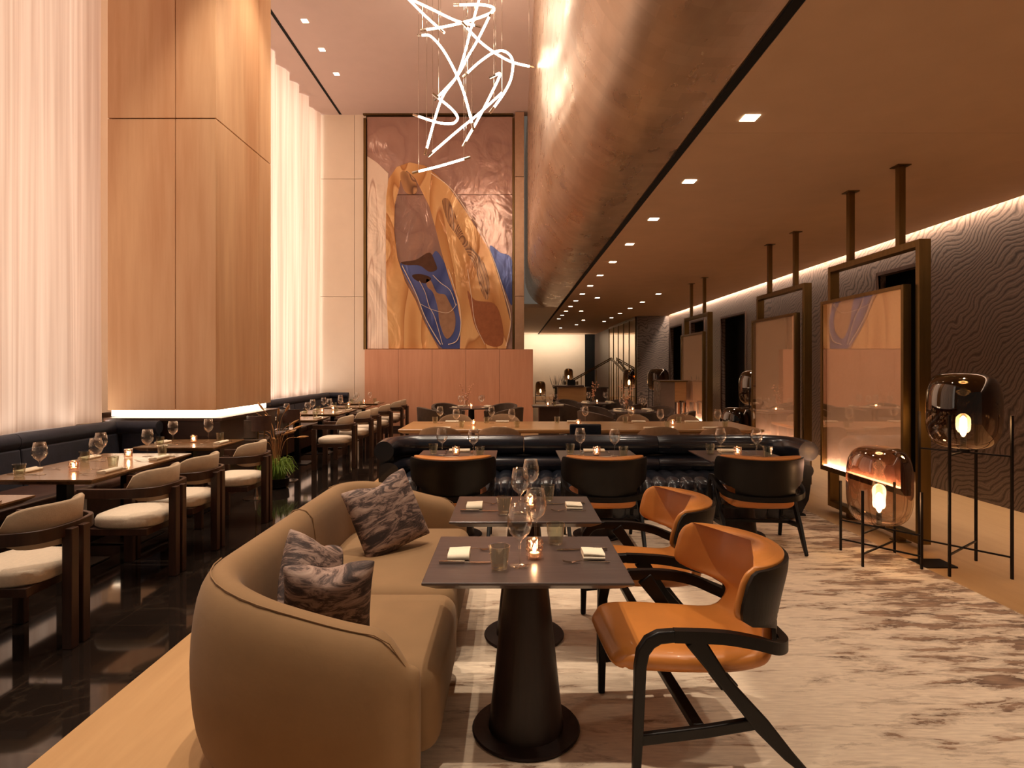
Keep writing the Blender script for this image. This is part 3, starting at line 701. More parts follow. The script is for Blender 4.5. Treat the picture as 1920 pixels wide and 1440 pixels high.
# banquettes along the window
def banquette(name, label, y0, y1, returns):
    t = thing(name, label, 'banquette')
    xs = -4.63
    MB().box(-4.50, -3.86, y0, y1, .07, .37).build('base', 'dark_wood', t)
    nse = max(1, round((y1-y0)/1.35)); L = (y1-y0)/nse
    for k in range(nse):
        MB().box(-4.50, -3.84, y0+L*k+.004, y0+L*(k+1)-.004, .37, .47).build('seat_cushion', 'brown_leather', t, bevel=.035, seg=4, smooth=True, angle=60)
        MB().rings([[(-4.66, y, .40), (-4.50, y, .40), (-4.53, y, .80), (-4.66, y, .80)] for y in (y0+L*k+.003, y0+L*(k+1)-.003)]).build('back_pad', 'navy_cloth', t, bevel=.015)
        MB().tube([(-4.60, y0+L*k+.003, .865), (-4.60, y0+L*(k+1)-.003, .865)], .078, 14).build('top_roll', 'navy_cloth', t, smooth=True, angle=60)
    if returns:
        ye = y1
        MB().box(-4.50, -4.08, ye, ye+.06, .07, .80).build('return_pad', 'navy_cloth', t, bevel=.015)
        MB().tube([(-4.60, ye-.02, .865), (-4.57, ye+.02, .865), (-4.50, ye+.03, .865), (-4.08, ye+.03, .865)], .076, 14).build('return_roll', 'navy_cloth', t, smooth=True, angle=60)
    return t
banquette('banquette', 'navy velvet window banquette with brown leather seat, left foreground', 1.4, 6.88, True)
banquette('banquette', 'navy velvet banquette beyond the timber column, running to the far wall', 8.78, 14.88, True)

def window_table_kind(d):
    t = thing('banquette_table', '', 'table'); hx, hy, z = .42, d/2, .73
    MB().rings([[(-hx+e, -hy+e, zz), (hx-e, -hy+e, zz), (hx-e, hy-e, zz), (-hx+e, hy-e, zz)] for e, zz in ((.05, z-.045), (0, z-.012), (0, z-.002), (.002, z))]).build('tabletop', 'banquette_top', t)
    for y in ((-hy+.3, hy-.3) if d > 1 else (0,)):
        MB().box(-.04, .04, y-.04, y+.04, .012, z-.045).build('pedestal', 'black_metal', t)
        MB().box(-.22, .22, y-.2, y+.2, 0, .012).build('base', 'black_metal', t, bevel=.003)
    return t
def wtable_long(): return window_table_kind(1.36)
def wtable_short(): return window_table_kind(.70)
WT = [(wtable_long, 3.18, 'the banquette table cut by the left edge', (0, 1)), (wtable_long, 5.06, 'the long foreground banquette table', (0, 1)), (wtable_short, 6.52, 'the small table before the timber column', (0,)),
      (wtable_short, 9.75, 'the first table beyond the timber column', (0,)), (wtable_long, 11.30, 'the second table beyond the timber column', (0, 1)), (wtable_short, 12.75, 'the third table beyond the timber column', (0,)), (wtable_short, 14.1, 'the last table before the far wall', (0,))]
WL = ['brown wooden banquette table cut by the left picture edge', 'long brown banquette table with four settings in the left foreground', 'small brown banquette table in front of the timber column',
      'brown banquette table first beyond the timber column', 'long brown banquette table second beyond the timber column', 'brown banquette table third beyond the timber column', 'brown banquette table last before the far wall']
for (b, y, ph, _), lb in zip(WT, WL): place(b, (-3.50, y, 0), 0, lb)

# walnut chair with a curved rail, cream seat and back pad; front is +y
def rail_chair():
    t = thing('rail_back_chair', '', 'chair')
    rs = []
    for f, z in ((.94, .395), (1, .41), (1.0, .455), (.96, .475), (.80, .488), (.4, .494)):
        rg = []
        for k in range(28):
            a = 2*PI*k/28; c, s_ = math.cos(a), math.sin(a); e = .62
            rg.append((.245*f*math.copysign(abs(c)**e, c), .235*f*math.copysign(abs(s_)**e, s_)+.01, z))
        rs.append(rg)
    MB().rings(rs).build('seat', 'cream', t, smooth=True, angle=60)
    MB().box(-.235, .235, -.20, .22, .345, .395).build('seat_frame', 'walnut', t, bevel=.004)
    half = smooth_path([(.275, .27, .655), (.277, .12, .655), (.275, -.04, .655), (.245, -.16, .655), (.17, -.25, .655), (0, -.275, .655)], 5)
    path = half+[Vector((-p.x, p.y, p.z)) for p in reversed(half[:-1])]
    MB().sweep(path, rect(.026, .07)).build('curved_rail', 'walnut', t, bevel=.004, smooth=True, angle=45)
    rs = []
    for j in range(19):
        a = -1.30+2.60*j/18; c, s_ = math.cos(a), math.sin(a); e = max(0, 1-abs(a/1.30)**5)
        top = .700+.115*e**.5; bot = .655-.075*e**.6
        def q(r, z): return (s_*r*1.02, -c*r*1.0-.0, z)
        rs.append([q(.262, bot), q(.264, .70), q(.272, top-.012), q(.262, top), q(.240, top-.008), q(.228, .70), q(.236, bot)])
    MB().rings(rs).build('back_pad', 'cream_pad', t, smooth=True, angle=80)
    for sx in (-1, 1):
        MB().box(sx*.275-.022, sx*.275+.022, .215, .285, 0, .625).build('front_leg', 'walnut', t, bevel=.004)
        MB().box(sx*.045-.028, sx*.045+.028, -.318, -.262, 0, .665).build('rear_leg', 'walnut', t, bevel=.004)
    return t
for y, lb in ((3.36, 'walnut rail-back chair with cream pads nearest the camera, cut by the left edge'), (4.521, 'walnut rail-back chair with cream pads at the near seat of the long banquette table'),
              (5.14, 'walnut rail-back chair with cream pads at the far seat of the long banquette table'), (6.04, 'walnut rail-back chair with cream pads at the small table before the timber column'),
              (9.30, 'walnut rail-back chair with cream pads, first one beyond the timber column'), (10.40, 'walnut rail-back chair with cream pads, second one beyond the timber column'),
              (11.02, 'walnut rail-back chair with cream pads, third one beyond the timber column'), (12.10, 'walnut rail-back chair with cream pads, fourth one beyond the timber column'),
              (13.30, 'walnut rail-back chair with cream pads, fifth one beyond the timber column'), (13.95, 'walnut rail-back chair with cream pads, last one before the far wall')):
    place(rail_chair, (-2.82 if y in (4.521, 5.14) else -2.77 if y == 6.04 else -2.74, y, 0), PI/2, lb)

# ------------------------------------------------------------------ bronze screens hung between floor and ceiling
def screen(label, X, y0, y1, ztop, pane0, pane1, ph):
    t = thing('bronze_screen', label, 'screen', (X, y0, 0)); L = y1-y0; w = .10
    for yy in (0, L-.05): MB().box(0, w, yy, yy+.05, .06, ztop).build('post', 'bronze', t, bevel=.003)
    MB().box(0, w, .05, L-.05, ztop-.06, ztop).build('top_rail', 'bronze', t, bevel=.003)
    MB().box(0, w, .05, L-.05, .06, .12).build('bottom_rail', 'bronze', t, bevel=.003)
    for f in (.22, .76):
        MB().box(w/2-.028, w/2+.028, L*f-.028, L*f+.028, ztop, ZL-.008).build('hanger', 'bronze', t)
        MB().box(w/2-.06, w/2+.06, L*f-.06, L*f+.06, ZL-.009, ZL-.001).build('ceiling_plate', 'bronze', t)
        MB().box(w/2-.03, w/2+.03, L*f-.03, L*f+.03, .008, .06).box(w/2-.06, w/2+.06, L*f-.06, L*f+.06, 0, .008).build('foot', 'bronze', t)
    z0, z1 = .45, 2.27; a, b = .10, L+.02; x0, x1 = -.07, -.002
    pf = MB()
    pf.box(x0, x1, a, a+.035, z0, z1).box(x0, x1, b-.035, b, z0, z1).box(x0, x1, a+.035, b-.035, z1-.035, z1).box(x0, x1, a+.035, b-.035, z0, z0+.05)
    p = pf.build('inner_frame', 'bronze', t, bevel=.002)
    MB().box(x1-.014, x1-.004, a+.035, b-.035, z0+.05, z1-.035).build('linen_panel', 'screen_linen', p)
    MB().box(x0+.006, x0+.010, a+.035, b-.035, z0+.05, z1-.035).build('pane', 'pane', p)
    MB().box(x0+.016, x1-.018, a+.04, b-.04, z0+.050, z0+.056).build('light_strip', emit('screen_led', (1, .66, .50, 1), 26), p)
    return t
M['screen_linen'] = plain('screen_linen', rgb(232, 210, 188), .9, 0, .04, 40, (1, 1, 1), .2)
screen('largest bronze framed screen with a glowing linen panel, nearest on the right', 3.43, 5.03, 6.49, 2.64, 0, 0, 1)
screen('second bronze framed screen from the camera, beyond the navy sofa', 3.73, 7.63, 9.12, 2.64, 0, 0, 2)
screen('third bronze framed screen, smallest and farthest along the stone wall', 3.80, 11.6, 13.2, 2.64, 0, 0, 3)

# ------------------------------------------------------------------ smoked glass floor lamps
def floor_lamp(name, label, loc, rz, zb, rad, hgt, legtop, lit, glass='lamp_glass', sq=.21, power=12, scale=1):
    t = thing(name, label, 'lamp', loc, rz)
    zc = zb+hgt/2
    prof = [(.03, zb)]
    for k in range(1, 25):
        a = -PI/2+PI*k/24; c, s_ = math.cos(a), math.sin(a)
        prof.append((rad*abs(c)**.52 if k < 24 else .02, zc+hgt/2*math.copysign(abs(s_)**.62, s_)))
    g = MB().lathe([(r, z-zc) for r, z in prof], 40).build('glass_globe', glass, t, smooth=True, angle=180); g.location = (0, 0, zc)
    for sx in (-1, 1):
        for sy in (-1, 1): MB().box(sx*sq-.008, sx*sq+.008, sy*sq-.008, sy*sq+.008, 0, legtop).build('leg', 'black_metal', t)
    zr = zb-.03
    for z in ((zr, .16) if zb > .5 else (zr, .11)):
        m_ = MB(); q = math.sqrt(2)*sq
        for a in (PI/4, -PI/4):
            c, s_ = math.cos(a), math.sin(a); m_.sweep([(-c*q, -s_*q, z), (c*q, s_*q, z)], rect(.012, .012))
        m_.build('cross_rail', 'black_metal', t)
    MB().lathe([(.045, zb-.024), (.045, zb-.004), (.02, zb+.0), (.02, zb+.09)], 16).build('lamp_holder', 'black_metal', t, smooth=True)
    if lit:
        MB().lathe([(.006, zb+.09), (.018, zb+.11), (.026, zb+.16), (.022, zb+.23), (.006, zb+.25)], 14).build('bulb', 'bulb', t, smooth=True, angle=180)
        l = bpy.data.lights.new('bulb_light', 'POINT'); l.energy = power; l.color = AMB; l.shadow_soft_size = .05
        o = bpy.data.objects.new('bulb_light', l); COL.objects.link(o); o.parent = t; o.location = (0, 0, zb+.20)
    else: MB().lathe([(.006, zb+.09), (.026, zb+.11), (.032, zb+.16), (.026, zb+.23), (.006, zb+.25)], 14).build('bulb', 'clear', t, smooth=True)
    if scale != 1: t.scale = (scale,)*3
    return t
floor_lamp('floor_lamp', 'low rose-glass floor lamp lit in front of the largest screen', (2.95, 4.80, .0), R(-8), .30, .235, .62, .60, True, 'lamp_glass_rose', power=9)
floor_lamp('floor_lamp', 'tall smoked-glass floor lamp lit in front of the stone wall', (3.49, 4.62, 0), R(-8), .93, .245, .585, 1.20, True, power=12)
tag(MB().box(-.15, .15, -.10, .10, 0, .012).build('floor_plate', 'black_metal', loc=(3.30, 4.72, 0)), 'small black floor plate beneath the tall smoked lamp', 'floor plate')
floor_lamp('floor_lamp', 'tall unlit smoked lamp partly behind the second bronze screen', (4.08, 9.95, 0), 0, .93, .29, .585, 1.20, False)
floor_lamp('floor_lamp', 'low unlit smoked lamp past the right end of the communal table', (3.66, 9.7, 0), 0, .30, .272, .62, .60, False)
floor_lamp('floor_lamp', 'tall unlit smoked lamp in front of the carved stone return wall', (4.06, 16.6, 0), 0, .93, .29, .60, 1.20, False)
floor_lamp('floor_lamp', 'lit tall amber lamp beside the glass partition', (3.92, 20.0, 0), 0, .90, .20, .60, 1.15, True, power=6)
floor_lamp('floor_lamp', 'lit tall amber lamp against the far bright wall', (2.74, 29.0, 0), 0, .95, .22, .58, 1.15, True, power=6)
floor_lamp('floor_lamp', 'lit low amber lamp at the left of the far bright wall', (1.24, 26.0, 0), 0, .38, .22, .60, .6, True, power=6)

# ------------------------------------------------------------------ chandelier of glowing tubes on wires
ch = thing('tube_chandelier', 'tangled chandelier of glowing white tubes hung on fine wires', 'chandelier', (0, 0, 0))
def zc_(zx, zy, d): return at(700+zx/4, zy/4, d)
TUBES = [
 ([(240, -25, 9.0), (420, 60, 9.2), (620, 155, 9.4), (760, 190, 9.5)], 2),
 ([(240, -30, 9.4), (380, 110, 9.2), (505, 222, 9.0)], 2),
 ([(650, 37, 8.9), (790, 34, 8.8), (880, 48, 8.7), (905, 72, 8.7), (870, 102, 8.8), (740, 150, 9.0), (560, 195, 9.1), (400, 222, 9.2)], 0),
 ([(805, -50, 9.6), (740, 190, 9.4), (640, 540, 9.2), (510, 745, 9.0), (400, 1115, 8.8)], 0),
 ([(868, 128, 8.8), (785, 295, 8.9), (700, 440, 9.0), (625, 575, 9.1), (490, 720, 9.3)], 0),
 ([(368, 264, 9.3), (430, 272, 9.2), (520, 370, 9.0), (610, 530, 8.9), (680, 700, 8.8), (740, 925, 8.7)], 0),
 ([(700, 205, 8.6), (800, 312, 8.8), (920, 402, 9.0), (1040, 465, 9.2), (1168, 497, 9.4)], 0),
 ([(708, 545, 9.2), (790, 470, 9.1), (900, 395, 9.0), (985, 385, 8.9), (1043, 450, 8.8), (1035, 580, 8.7), (985, 690, 8.7), (905, 805, 8.7)], 0),
 ([(488, 735, 8.6), (590, 820, 8.7), (632, 885, 8.8), (590, 927, 8.9), (480, 918, 9.1), (340, 873, 9.2)], 0),
 ([(965, 695, 9.0), (800, 845, 9.0), (640, 975, 9.0), (445, 1142, 9.0)], 0),
 ([(918, 562, 8.6), (948, 552, 8.6), (930, 610, 8.7), (820, 830, 8.9), (695, 1055, 9.1)], 0),
 ([(340, 1285, 9.1), (500, 1245, 9.1), (680, 1192, 9.1)], 0),
 ([(120, -300, 9.2), (400, -140, 9.0), (700, -60, 8.9), (900, -200, 9.0)], 0),
 ([(560, -420, 8.9), (520, -220, 9.1), (760, -80, 9.2), (820, -90, 9.3)], 0)]
for pts, _ in TUBES:
    w = [zc_(*p) for p in pts]; path = smooth_path(w, 8)
    MB().tube(path, .017, 8, ref=(0, 1, .02)).build('glow_tube', 'tube', ch, smooth=True, angle=180)
    for e, q in ((path[0], path[1]), (path[-1], path[-2])):
        MB().tube([e+(e-q).normalized()*.10, e], .020, 8, ref=(0, 1, .02)).build('end_cap', 'steel', ch, smooth=True)
        MB().tube([e+Vector((0, 0, .02)), Vector((e.x, e.y, ZH))], .0035, 5, ref=(0, 1, 0)).build('wire', 'steel', ch)

# ================================================================== TABLEWARE (front of each setting is +y, away from the diner)
def wine_glass():
    o = MB().lathe([(a*1.14, b*1.12) for a, b in [(.034, 0), (.036, .002), (.008, .006), (.0042, .012), (.0038, .085), (.010, .096), (.034, .118), (.045, .145), (.044, .170), (.034, .222), (.0325, .222), (.0425, .170), (.0435, .145), (.033, .121), (.008, .099), (.0, .098)]], 24).build('wine_glass', 'clear', smooth=True, angle=180)
    o['category'] = 'wine glass'; return o
def tumbler():
    o = MB().lathe([(a*1.08, b*1.06) for a, b in [(.026, 0), (.030, .004), (.040, .088), (.0375, .088), (.028, .010), (.0, .008)]], 24).build('tumbler', 'smoke', smooth=True, angle=50)
    o['category'] = 'tumbler'; return o
def candle_holder():
    t = thing('candle_holder', '', 'candle')
    rs = []
    for r, z, a in ((.030, 0, 0), (.037, .014, .5), (.034, .028, 0), (.038, .042, .5), (.034, .056, 0), (.037, .068, .5), (.033, .080, 0), (.030, .080, 0), (.031, .056, 0), (.030, .010, 0)):
        rs.append([(r*math.cos(2*PI*(k+a)/12), r*math.sin(2*PI*(k+a)/12), z) for k in range(12)])
    MB().rings(rs).build('glass_cup', 'votive_glass', t)
    MB().cyl((0, 0), .020, .010, .024, 14).build('wax', 'wax', t, smooth=True)
    MB().lathe([(.002, .025), (.0065, .033), (.0075, .040), (.004, .052), (.0005, .062)], 10).build('flame', 'flame', t, smooth=True, angle=180)
    l = bpy.data.lights.new('candle_light', 'POINT'); l.energy = 1.1; l.color = AMB; l.shadow_soft_size = .008
    o = bpy.data.objects.new('candle_light', l); COL.objects.link(o); o.parent = t; o.location = (0, 0, .045)
    return t
def folded_napkin():
    m_ = MB()
    sec = [(-.052, .002), (.050, .002), (.054, .008), (.050, .014), (-.030, .013), (-.030, .016), (.046, .017), (.050, .022), (.046, .028), (-.044, .026), (-.054, .018), (-.056, .008)]
    m_.rings([[(x, y*1.0, z*(1+.08*math.sin(x*40))) for y, z in sec] for x in (-.045, -.043, -.015, .015, .043, .045)])
    o = m_.build('folded_napkin', 'linen', smooth=True, angle=75); o['category'] = 'napkin'; return o
def rolled_napkin():
    m_ = MB(); sec = [(-.034, .001), (.034, .001), (.038, .010), (.034, .019), (-.010, .021), (-.014, .026), (-.034, .024), (-.038, .012)]
    m_.rings([[(x, y, z) for y, z in sec] for x in (-.10, -.096, -.03, .03, .096, .10)])
    o = m_.build('rolled_napkin', 'linen', smooth=True, angle=75); o['category'] = 'napkin'; return o
def fork():
    t = thing('fork', '', 'fork')
    path = [(0, -.10, .004), (0, -.04, .005), (0, .02, .010), (0, .045, .007), (0, .058, .004)]
    MB().sweep(path, [rect(w, .0022) for w in (.010, .006, .005, .012, .022)]).build('handle', 'steel', t, smooth=True, angle=60)
    for k in range(4):
        x = -.009+.006*k
        MB().sweep([(x, .056, .004), (x, .075, .005), (x, .096, .011)], rect(.0025, .0018)).build('tine', 'steel', t)
    return t
def table_knife():
    t = thing('table_knife', '', 'knife')
    MB().sweep([(0, -.11, .006), (0, -.06, .006), (0, -.005, .006)], [rect(w, h) for w, h in ((.013, .009), (.015, .010), (.011, .008))]).build('handle', 'steel', t, smooth=True, angle=60)
    MB().sweep([(0, -.005, .005), (0, .05, .004), (0, .10, .004), (0, .115, .004)], [rect(w, .0018) for w in (.008, .017, .015, .004)]).build('blade', 'steel', t)
    return t
rj = random.Random(11)
def setting(x, y, rz, z, where, kind='roll', cutlery=True, wine=(.15, .35), tumb=(.17, .26), skip=()):
    c, s_ = math.cos(rz), math.sin(rz)
    def W(a, b, dz=0): return (x+c*a-s_*b, y+s_*a+c*b, z+dz)
    j = lambda: rj.uniform(-.008, .008)
    if kind == 'fold': place(folded_napkin, W(0, .115), rz+PI/2+R(180)*0, 'cream folded napkin %s' % where)
    else: place(rolled_napkin, W(j(), .10+j()), rz, 'cream rolled napkin %s' % where)
    if 'wine' not in skip: place(wine_glass, W(wine[0]+j(), wine[1]+j()), 0, 'stemmed wine glass %s' % where)
    if 'tumbler' not in skip: place(tumbler, W(tumb[0]+j(), tumb[1]+j()), 0, 'grey-green tumbler %s' % where)
    if cutlery:
        place(fork, W(-.085 if kind == 'fold' else -.125, .155), rz+.04, 'steel fork %s' % where)
        place(table_knife, W(.088 if kind == 'fold' else .125, .150), rz+.02, 'steel table knife %s' % where)
def candle(x, y, z, where): place(candle_holder, (x, y, z), 0, 'lit candle in rose glass %s' % where)
ZT = .745; ZB = .7305
for (x, y, ph), cz in ((T1, 0), (T2, 0)):
    setting(x-.40, y, -PI/2, ZT, 'on %s, at the sofa side' % ph, 'fold', True, (.12, .37), (.15, .29))
    setting(x+.40, y, PI/2, ZT, 'on %s, at the orange armchair side' % ph, 'fold', True, (.20, .35), (.19, .26))
    candle(x+.035, y-.02, ZT, 'on %s' % ph)
for x, y, ph in TB:
    setting(x, y-.345, 0, ZT, 'on %s, at its near edge' % ph, 'roll', True, (.15, .31), (.22, .25))
    setting(x, y+.345, PI, ZT, 'on %s, at its far edge' % ph, 'roll', True, (.15, .31), (.24, .25))
    candle(x-.01, y+.0, ZT, 'on %s' % ph)
for n_, (b, y, ph, qs) in enumerate(WT):
    long_ = len(qs) == 2
    for q in qs:
        yy = y+(-.34 if q == 0 else .34) if long_ else y
        pos = (', near end', ', far end')[q] if long_ else ''
        if n_ == 0 and q == 0: continue
        setting(-3.92, yy, -PI/2, ZB, 'on %s, banquette side%s' % (ph, pos), 'roll', n_ < 3, (.14, .30), (.20, .20))
        setting(-3.08, yy, PI/2, ZB, 'on %s, chair side%s' % (ph, pos), 'roll', n_ < 3, (.14, .30), (.20, .20))
        candle(-3.50, yy+.05, ZB, 'on %s%s' % (ph, pos))
for x, w in NX:
    setting(x, 7.98, 0, ZB, 'near side of the communal table, %s seat' % w, 'roll', False, (.16, .30), (.24, .24))
    setting(x+.03, 9.14, PI, ZB, 'far side of the communal table, %s seat' % w, 'roll', False, (.16, .30), (.24, .24))
setting(.93, 9.14, PI, ZB, 'far side of the communal table, middle seat', 'roll', False, (-.16, .30), (.26, .24))
for x, w in ((-.55, 'left part'), (.95, 'middle'), (2.30, 'right part')): candle(x, 8.55, ZB, 'on the %s of the communal table' % w)

# ------------------------------------------------------------------ far seating
def barrel_chair():
    t = thing('barrel_armchair', '', 'chair'); rs = []
    for j in range(25):
        a = -2.2+4.4*j/24; c, s_ = math.cos(a), math.sin(a); top = .60+.16*max(0, math.cos(a*.8))**.8
        def q(r, z): return (s_*r*1.02, -c*r+.0, z)
        rs.append([q(.29, .12), q(.345, .40), q(.365, top), q(.33, top+.012), q(.295, top), (q(.285, .40)), q(.25, .12)])
    MB().rings(rs).build('shell', 'brown_cloth', t, smooth=True, angle=60)
    MB().lathe([(.26, .20), (.275, .24), (.275, .42), (.25, .455), (.0, .465)], 24).build('seat_cushion', 'brown_cloth', t, smooth=True, angle=60)
    MB().lathe([(.20, 0), (.20, .02), (.05, .04), (.05, .20)], 20).build('base', 'black_metal', t, smooth=True)
    return t
def round_table():
    t = thing('round_table', '', 'table')
    MB().lathe([(.0, .70), (.40, .70), (.46, .715), (.46, .728), (.455, .73), (0, .73)], 36).build('tabletop', 'black_ash', t, smooth=True, angle=30)
    MB().lathe([(.25, 0), (.25, .015), (.08, .03), (.06, .70)], 20).build('pedestal', 'black_metal', t, smooth=True)
    return t
G = [(-.85, 12.5, 'the round table before the wainscot'), (2.0, 14.1, 'the round table right of the host desk'), (2.30, 11.45, 'the round table past the communal table')]
for x, y, ph in G:
    place(round_table, (x, y, 0), 0, 'dark round pedestal table, %s' % ph.replace('the round table ', ''))
    for dx, dy, a, w in ((-.72, -.35, -1.1, 'left near seat'), (.72, -.40, 1.05, 'right near seat'), (-.55, .62, -2.5, 'left far seat'), (.60, .60, 2.5, 'right far seat')):
        place(barrel_chair, (x+dx, y+dy, 0), a, 'brown barrel armchair at %s, %s' % (ph, w))
    for dx, dy, w in ((-.22, -.16, 'left near'), (.20, -.12, 'right near'), (-.16, .22, 'left far'), (.22, .18, 'right far')):
        place(wine_glass, (x+dx, y+dy, ZB), 0, 'stemmed wine glass on %s, %s place' % (ph, w))
        place(rolled_napkin, (x+dx*1.45+.02, y+dy*1.5, ZB), math.atan2(dy, dx)+PI/2, 'cream rolled napkin on %s, %s place' % (ph, w))
    candle(x, y-.06, ZB, 'on %s' % ph)
def blossom_vase():
    t = thing('blossom_vase', '', 'flowers')
    MB().lathe([(.03, 0), (.045, .04), (.03, .10), (.018, .14), (.022, .15)], 16).build('vase', 'clear', t, smooth=True)
    rr = random.Random(5); fl = MB()
    st = MB()
    for k in range(5):
        a = rr.uniform(0, 6.3); e = (.12*math.cos(a), .12*math.sin(a), rr.uniform(.25, .42)); p = smooth_path([(0, 0, .02), (e[0]*.3, e[1]*.3, .2), e], 5)
        st.tube(p, .002, 4)
        for q in range(8):
            c = p[3+int(q*.9)]+Vector((rr.uniform(-.02, .02), rr.uniform(-.02, .02), rr.uniform(-.01, .02)))
            fl.lathe([(.0, -.008), (.011, -.003), (.011, .004), (0, .009)], 6, c)
    st.build('stems', 'straw', t); o = fl.build('blossoms', 'flower', t, smooth=True); o['kind'] = 'stuff'
    return t
place(blossom_vase, (-.95, 12.36, ZB), 0, 'pink blossom sprigs in a vase on the round table before the wainscot', scale=(1.3,)*3)
place(blossom_vase, (1.92, 14.2, ZB), .8, 'blossom sprigs in a vase on the round table right of the host desk')
place(blossom_vase, (2.20, 11.5, ZB), 2, 'blossom sprigs in a vase on the round table past the communal table')

# service table at the end of the wainscot, host desk, cabinet
st_ = thing('service_table', 'dark slab-sided service table just right of the wainscot end', 'table', (.80, 13.1, 0))
MB().box(-.36, .30, -.30, .30, .70, .73).build('tabletop', 'dark_wood', st_, bevel=.004)
MB().box(-.22, .22, -.22, .22, 0, .70).build('base', 'dark_wood', st_, bevel=.004)
candle(.78, 12.95, ZB, 'on the dark service table')
for dx, w in ((-.10, 'left'), (.06, 'middle'), (.16, 'right')): place(wine_glass, (.80+dx, 13.14, ZB), 0, 'stemmed wine glass on the dark service table, %s of three' % w)
place(rolled_napkin, (1.02, 13.0, ZB), .4, 'cream rolled napkin on the dark service table')
place(tumbler, (.92, 12.92, ZB), 0, 'grey-green tumbler on the dark service table')
hd = thing('host_desk', 'pale oak host desk in front of the far bright wall', 'desk', (1.55, 15.6, 0))
MB().box(-.36, .36, -.25, .25, 0, 1.06).build('body', 'oak', hd, bevel=.006)
MB().box(-.46, .30, -.30, .30, 1.06, 1.10).build('desktop', 'dark_wood', hd, bevel=.004)
MB().box(-.10, .10, -.02, 0, 1.10, 1.24).build('screen', 'black', hd)
def dark_vase():
    t = thing('dark_vase', '', 'vase')
    MB().lathe([(.10, 0), (.14, .10), (.15, .35), (.11, .52), (.10, .60)], 20).build('vase', 'black_metal', t, smooth=True)
    m_ = MB(); rr = random.Random(3)
    for k in range(26):
        a = rr.uniform(0, 6.3); q = rr.uniform(.1, .28); m_.tube(smooth_path([(0, 0, .55), (q*.4*math.cos(a), q*.4*math.sin(a), .85), (q*math.cos(a), q*math.sin(a), rr.uniform(1.0, 1.35))], 3), [.004]*6+[.001], 4)
    o = m_.build('foliage', 'leaf', t); o['kind'] = 'stuff'; return t
place(dark_vase, (1.45, 19.5, .0), 0, 'leafy branches in a tall black vase left of the host desk')
place(dark_vase, (2.15, 24.0, .0), 1, 'pale branches in a black vase before the far bright wall')
cs = thing('console', 'dark lounge console under the far amber lamps', 'console', (2.4, 21.0, 0))
MB().box(-.9, .9, -.25, .25, .06, .84).build('body', 'dark_wood', cs, bevel=.01); MB().box(-.95, .95, -.28, .28, .84, .88).build('top', 'black_ash', cs, bevel=.004)
MB().box(-.85, .85, -.2, .2, 0, .06).build('plinth', 'black', cs)
for k in range(9):
    o = MB().box(-.02, .02, -.09, .09, 0, rj.uniform(.17, .23)).build('book', ['brown_leather', 'paper', 'bronze'][k % 3]); o.location = (1.85+.055*k, 20.9, .881)
    tag(o, 'small book standing in the row on the far lounge console', 'book', 'books on the lounge console')
cb = thing('display_cabinet', 'glass-sided oak display cabinet before the third bronze screen', 'cabinet', (3.42, 12.85, 0))
MB().box(-.30, .0, -.30, .30, .10, 1.26).build('glass_case', plain('grey_frosted_glass', rgb(120, 104, 92), .25, .2, .05), cb)
MB().box(.0, .25, -.28, .28, .86, 1.26).build('cupboard', 'oak', cb, bevel=.004)
MB().box(.0, .25, -.28, .28, .02, .58).build('lower_box', 'dark_wood', cb)
MB().box(.0, .25, .24, .28, .58, .86).build('back', 'oak', cb)
MB().box(-.32, .27, -.32, .32, 1.26, 1.285).build('top', 'bronze', cb)
MB().box(-.32, .27, -.32, .32, 0, .02).build('foot', 'bronze', cb)
for k in range(7):
    o = MB().box(-.012, .012, -.10, .10, 0, .24).build('menu_book', ['brown_leather', 'paper', 'orange'][k % 3]); o.location = (3.45+.033*k, 12.69, .581); o.rotation_euler = (0, 0.06*(k > 3), 0)
    tag(o, 'slim menu book standing in the open shelf of the display cabinet', 'menu book', 'menus in the cabinet')

# stair handrails behind the glass partition
hr = thing('stair_handrail', 'bronze stair handrail climbing to a peak before the glass partition', 'handrail', (0, 0, 0))
for dz in (0, -.07): MB().tube([at(1062, 718, 25.5)+Vector((0, 0, dz)), at(1146, 671, 25.5)+Vector((0, 0, dz))], .022, 8, ref=(0, 1, 0)).build('rail', 'bronze', hr, smooth=True)
for dz in (0, -.07): MB().tube([at(1146, 671, 25.5)+Vector((0, 0, dz)), Vector((4.30, 22.0, 1.27+dz))], .022, 8).build('rail', 'bronze', hr, smooth=True)
for px, py in ((1062, 718), (1090, 702), (1118, 687), (1146, 671)):
    p = at(px, py, 25.5); MB().tube([p, Vector((p.x, p.y, 0))], .015, 6, ref=(0, 1, 0)).build('post', 'bronze', hr)

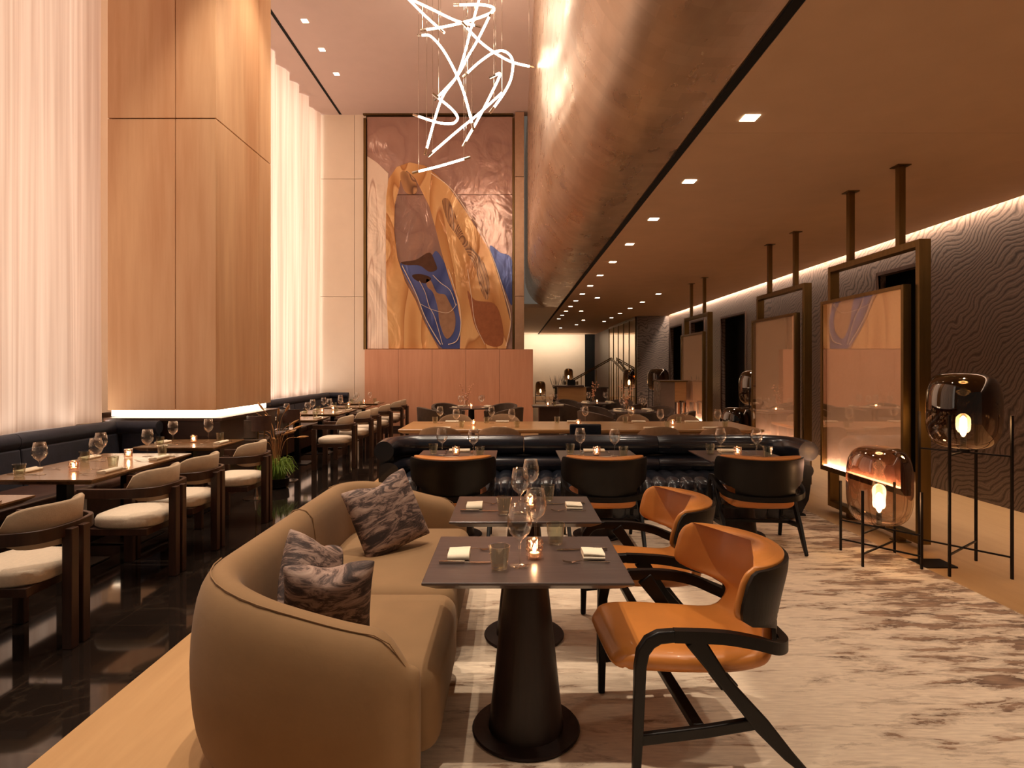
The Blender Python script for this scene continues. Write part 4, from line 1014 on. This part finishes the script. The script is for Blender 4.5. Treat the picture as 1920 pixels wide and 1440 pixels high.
# leather sling stands, grasses
def sling_stand():
    t = thing('sling_stand', '', 'stand')
    MB().lathe([(.0, .0), (.15, .0), (.15, .008), (.03, .02), (.018, .10), (.012, .14)], 28).build('base', 'steel', t, smooth=True)
    MB().cyl((0, 0), .011, .10, .70, 12).build('pole', 'bronze', t, smooth=True)
    MB().box(-.14, .14, -.14, .14, .70, .715).build('tray', 'steel', t, bevel=.003)
    for x in (-.05, .02, .09): MB().tube([(x, 0, .715), (x+.01, 0, .98)], .008, 8, ref=(0, 1, 0)).build('bar', 'bronze', t, smooth=True)
    rs = []
    for k in range(9):
        a = -1.4+2.8*k/8; rs.append([(.14*math.sin(a)*1.0+.03, -.12*math.cos(a)+.05, z) for z in (.80, .98)]+[(.128*math.sin(a)+.03, -.108*math.cos(a)+.05, z) for z in (.98, .80)])
    MB().rings(rs).build('leather_sling', 'brown_leather', t, smooth=True, angle=60)
    MB().rings([[(.075*math.cos(2*PI*k/16)-.06, .05*math.sin(2*PI*k/16), z) for k in range(16)] for z in (.72, .90, .93)]).build('cushion', 'brown_cloth', t, smooth=True)
    return t
place(sling_stand, (-3.05, 7.12, 0), .3, 'chrome-based stand with brown leather sling right of the timber column base, nearer one')
place(sling_stand, (-3.10, 8.22, 0), .2, 'brass-poled stand with brown leather sling above the green grass, farther one')
gpz = thing('potted_grass', 'green grass tuft and tall straw plumes in a black pot by the timber column base', 'plant', (-3.05, 7.74, 0))
MB().lathe([(.11, 0), (.15, .03), (.16, .13), (.15, .13), (.14, .11), (0, .10)], 24).build('pot', 'black_metal', gpz, smooth=True, angle=50)
m_ = MB(); rr = random.Random(9)
for k in range(260):
    a = rr.uniform(0, 2*PI); q = rr.uniform(.04, .24); h0 = rr.uniform(.16, .30); r0 = rr.uniform(0, .10)
    p = smooth_path([(r0*math.cos(a), r0*math.sin(a), .10), (r0*math.cos(a)+q*.5*math.cos(a), r0*math.sin(a)+q*.5*math.sin(a), .10+h0), (q*1.15*math.cos(a), q*1.15*math.sin(a), .10+h0*.5)], 4)
    m_.tube(p, [.0028]*8+[.0006], 3)
o = m_.build('grass_blades', 'green', gpz); o['kind'] = 'stuff'
for k in range(16):
    a = rr.uniform(0, 2*PI); q = rr.uniform(.10, .27); h0 = rr.uniform(.60, 1.02)
    p = smooth_path([(0, 0, .10), (q*.35*math.cos(a), q*.35*math.sin(a), .2+h0*.6), (q*math.cos(a), q*math.sin(a), h0)], 6)
    MB().tube(p, .0022, 4).build('stem', 'straw', gpz)
    if k < 11:
        d = (p[-1]-p[-2]).normalized(); MB().tube([p[-1]-d*.02, p[-1]+d*.03, p[-1]+d*.08, p[-1]+d*.13], [.004, .016, .013, .001], 7, ref=(.3, .7, .1)).build('plume', 'straw', gpz, smooth=True)
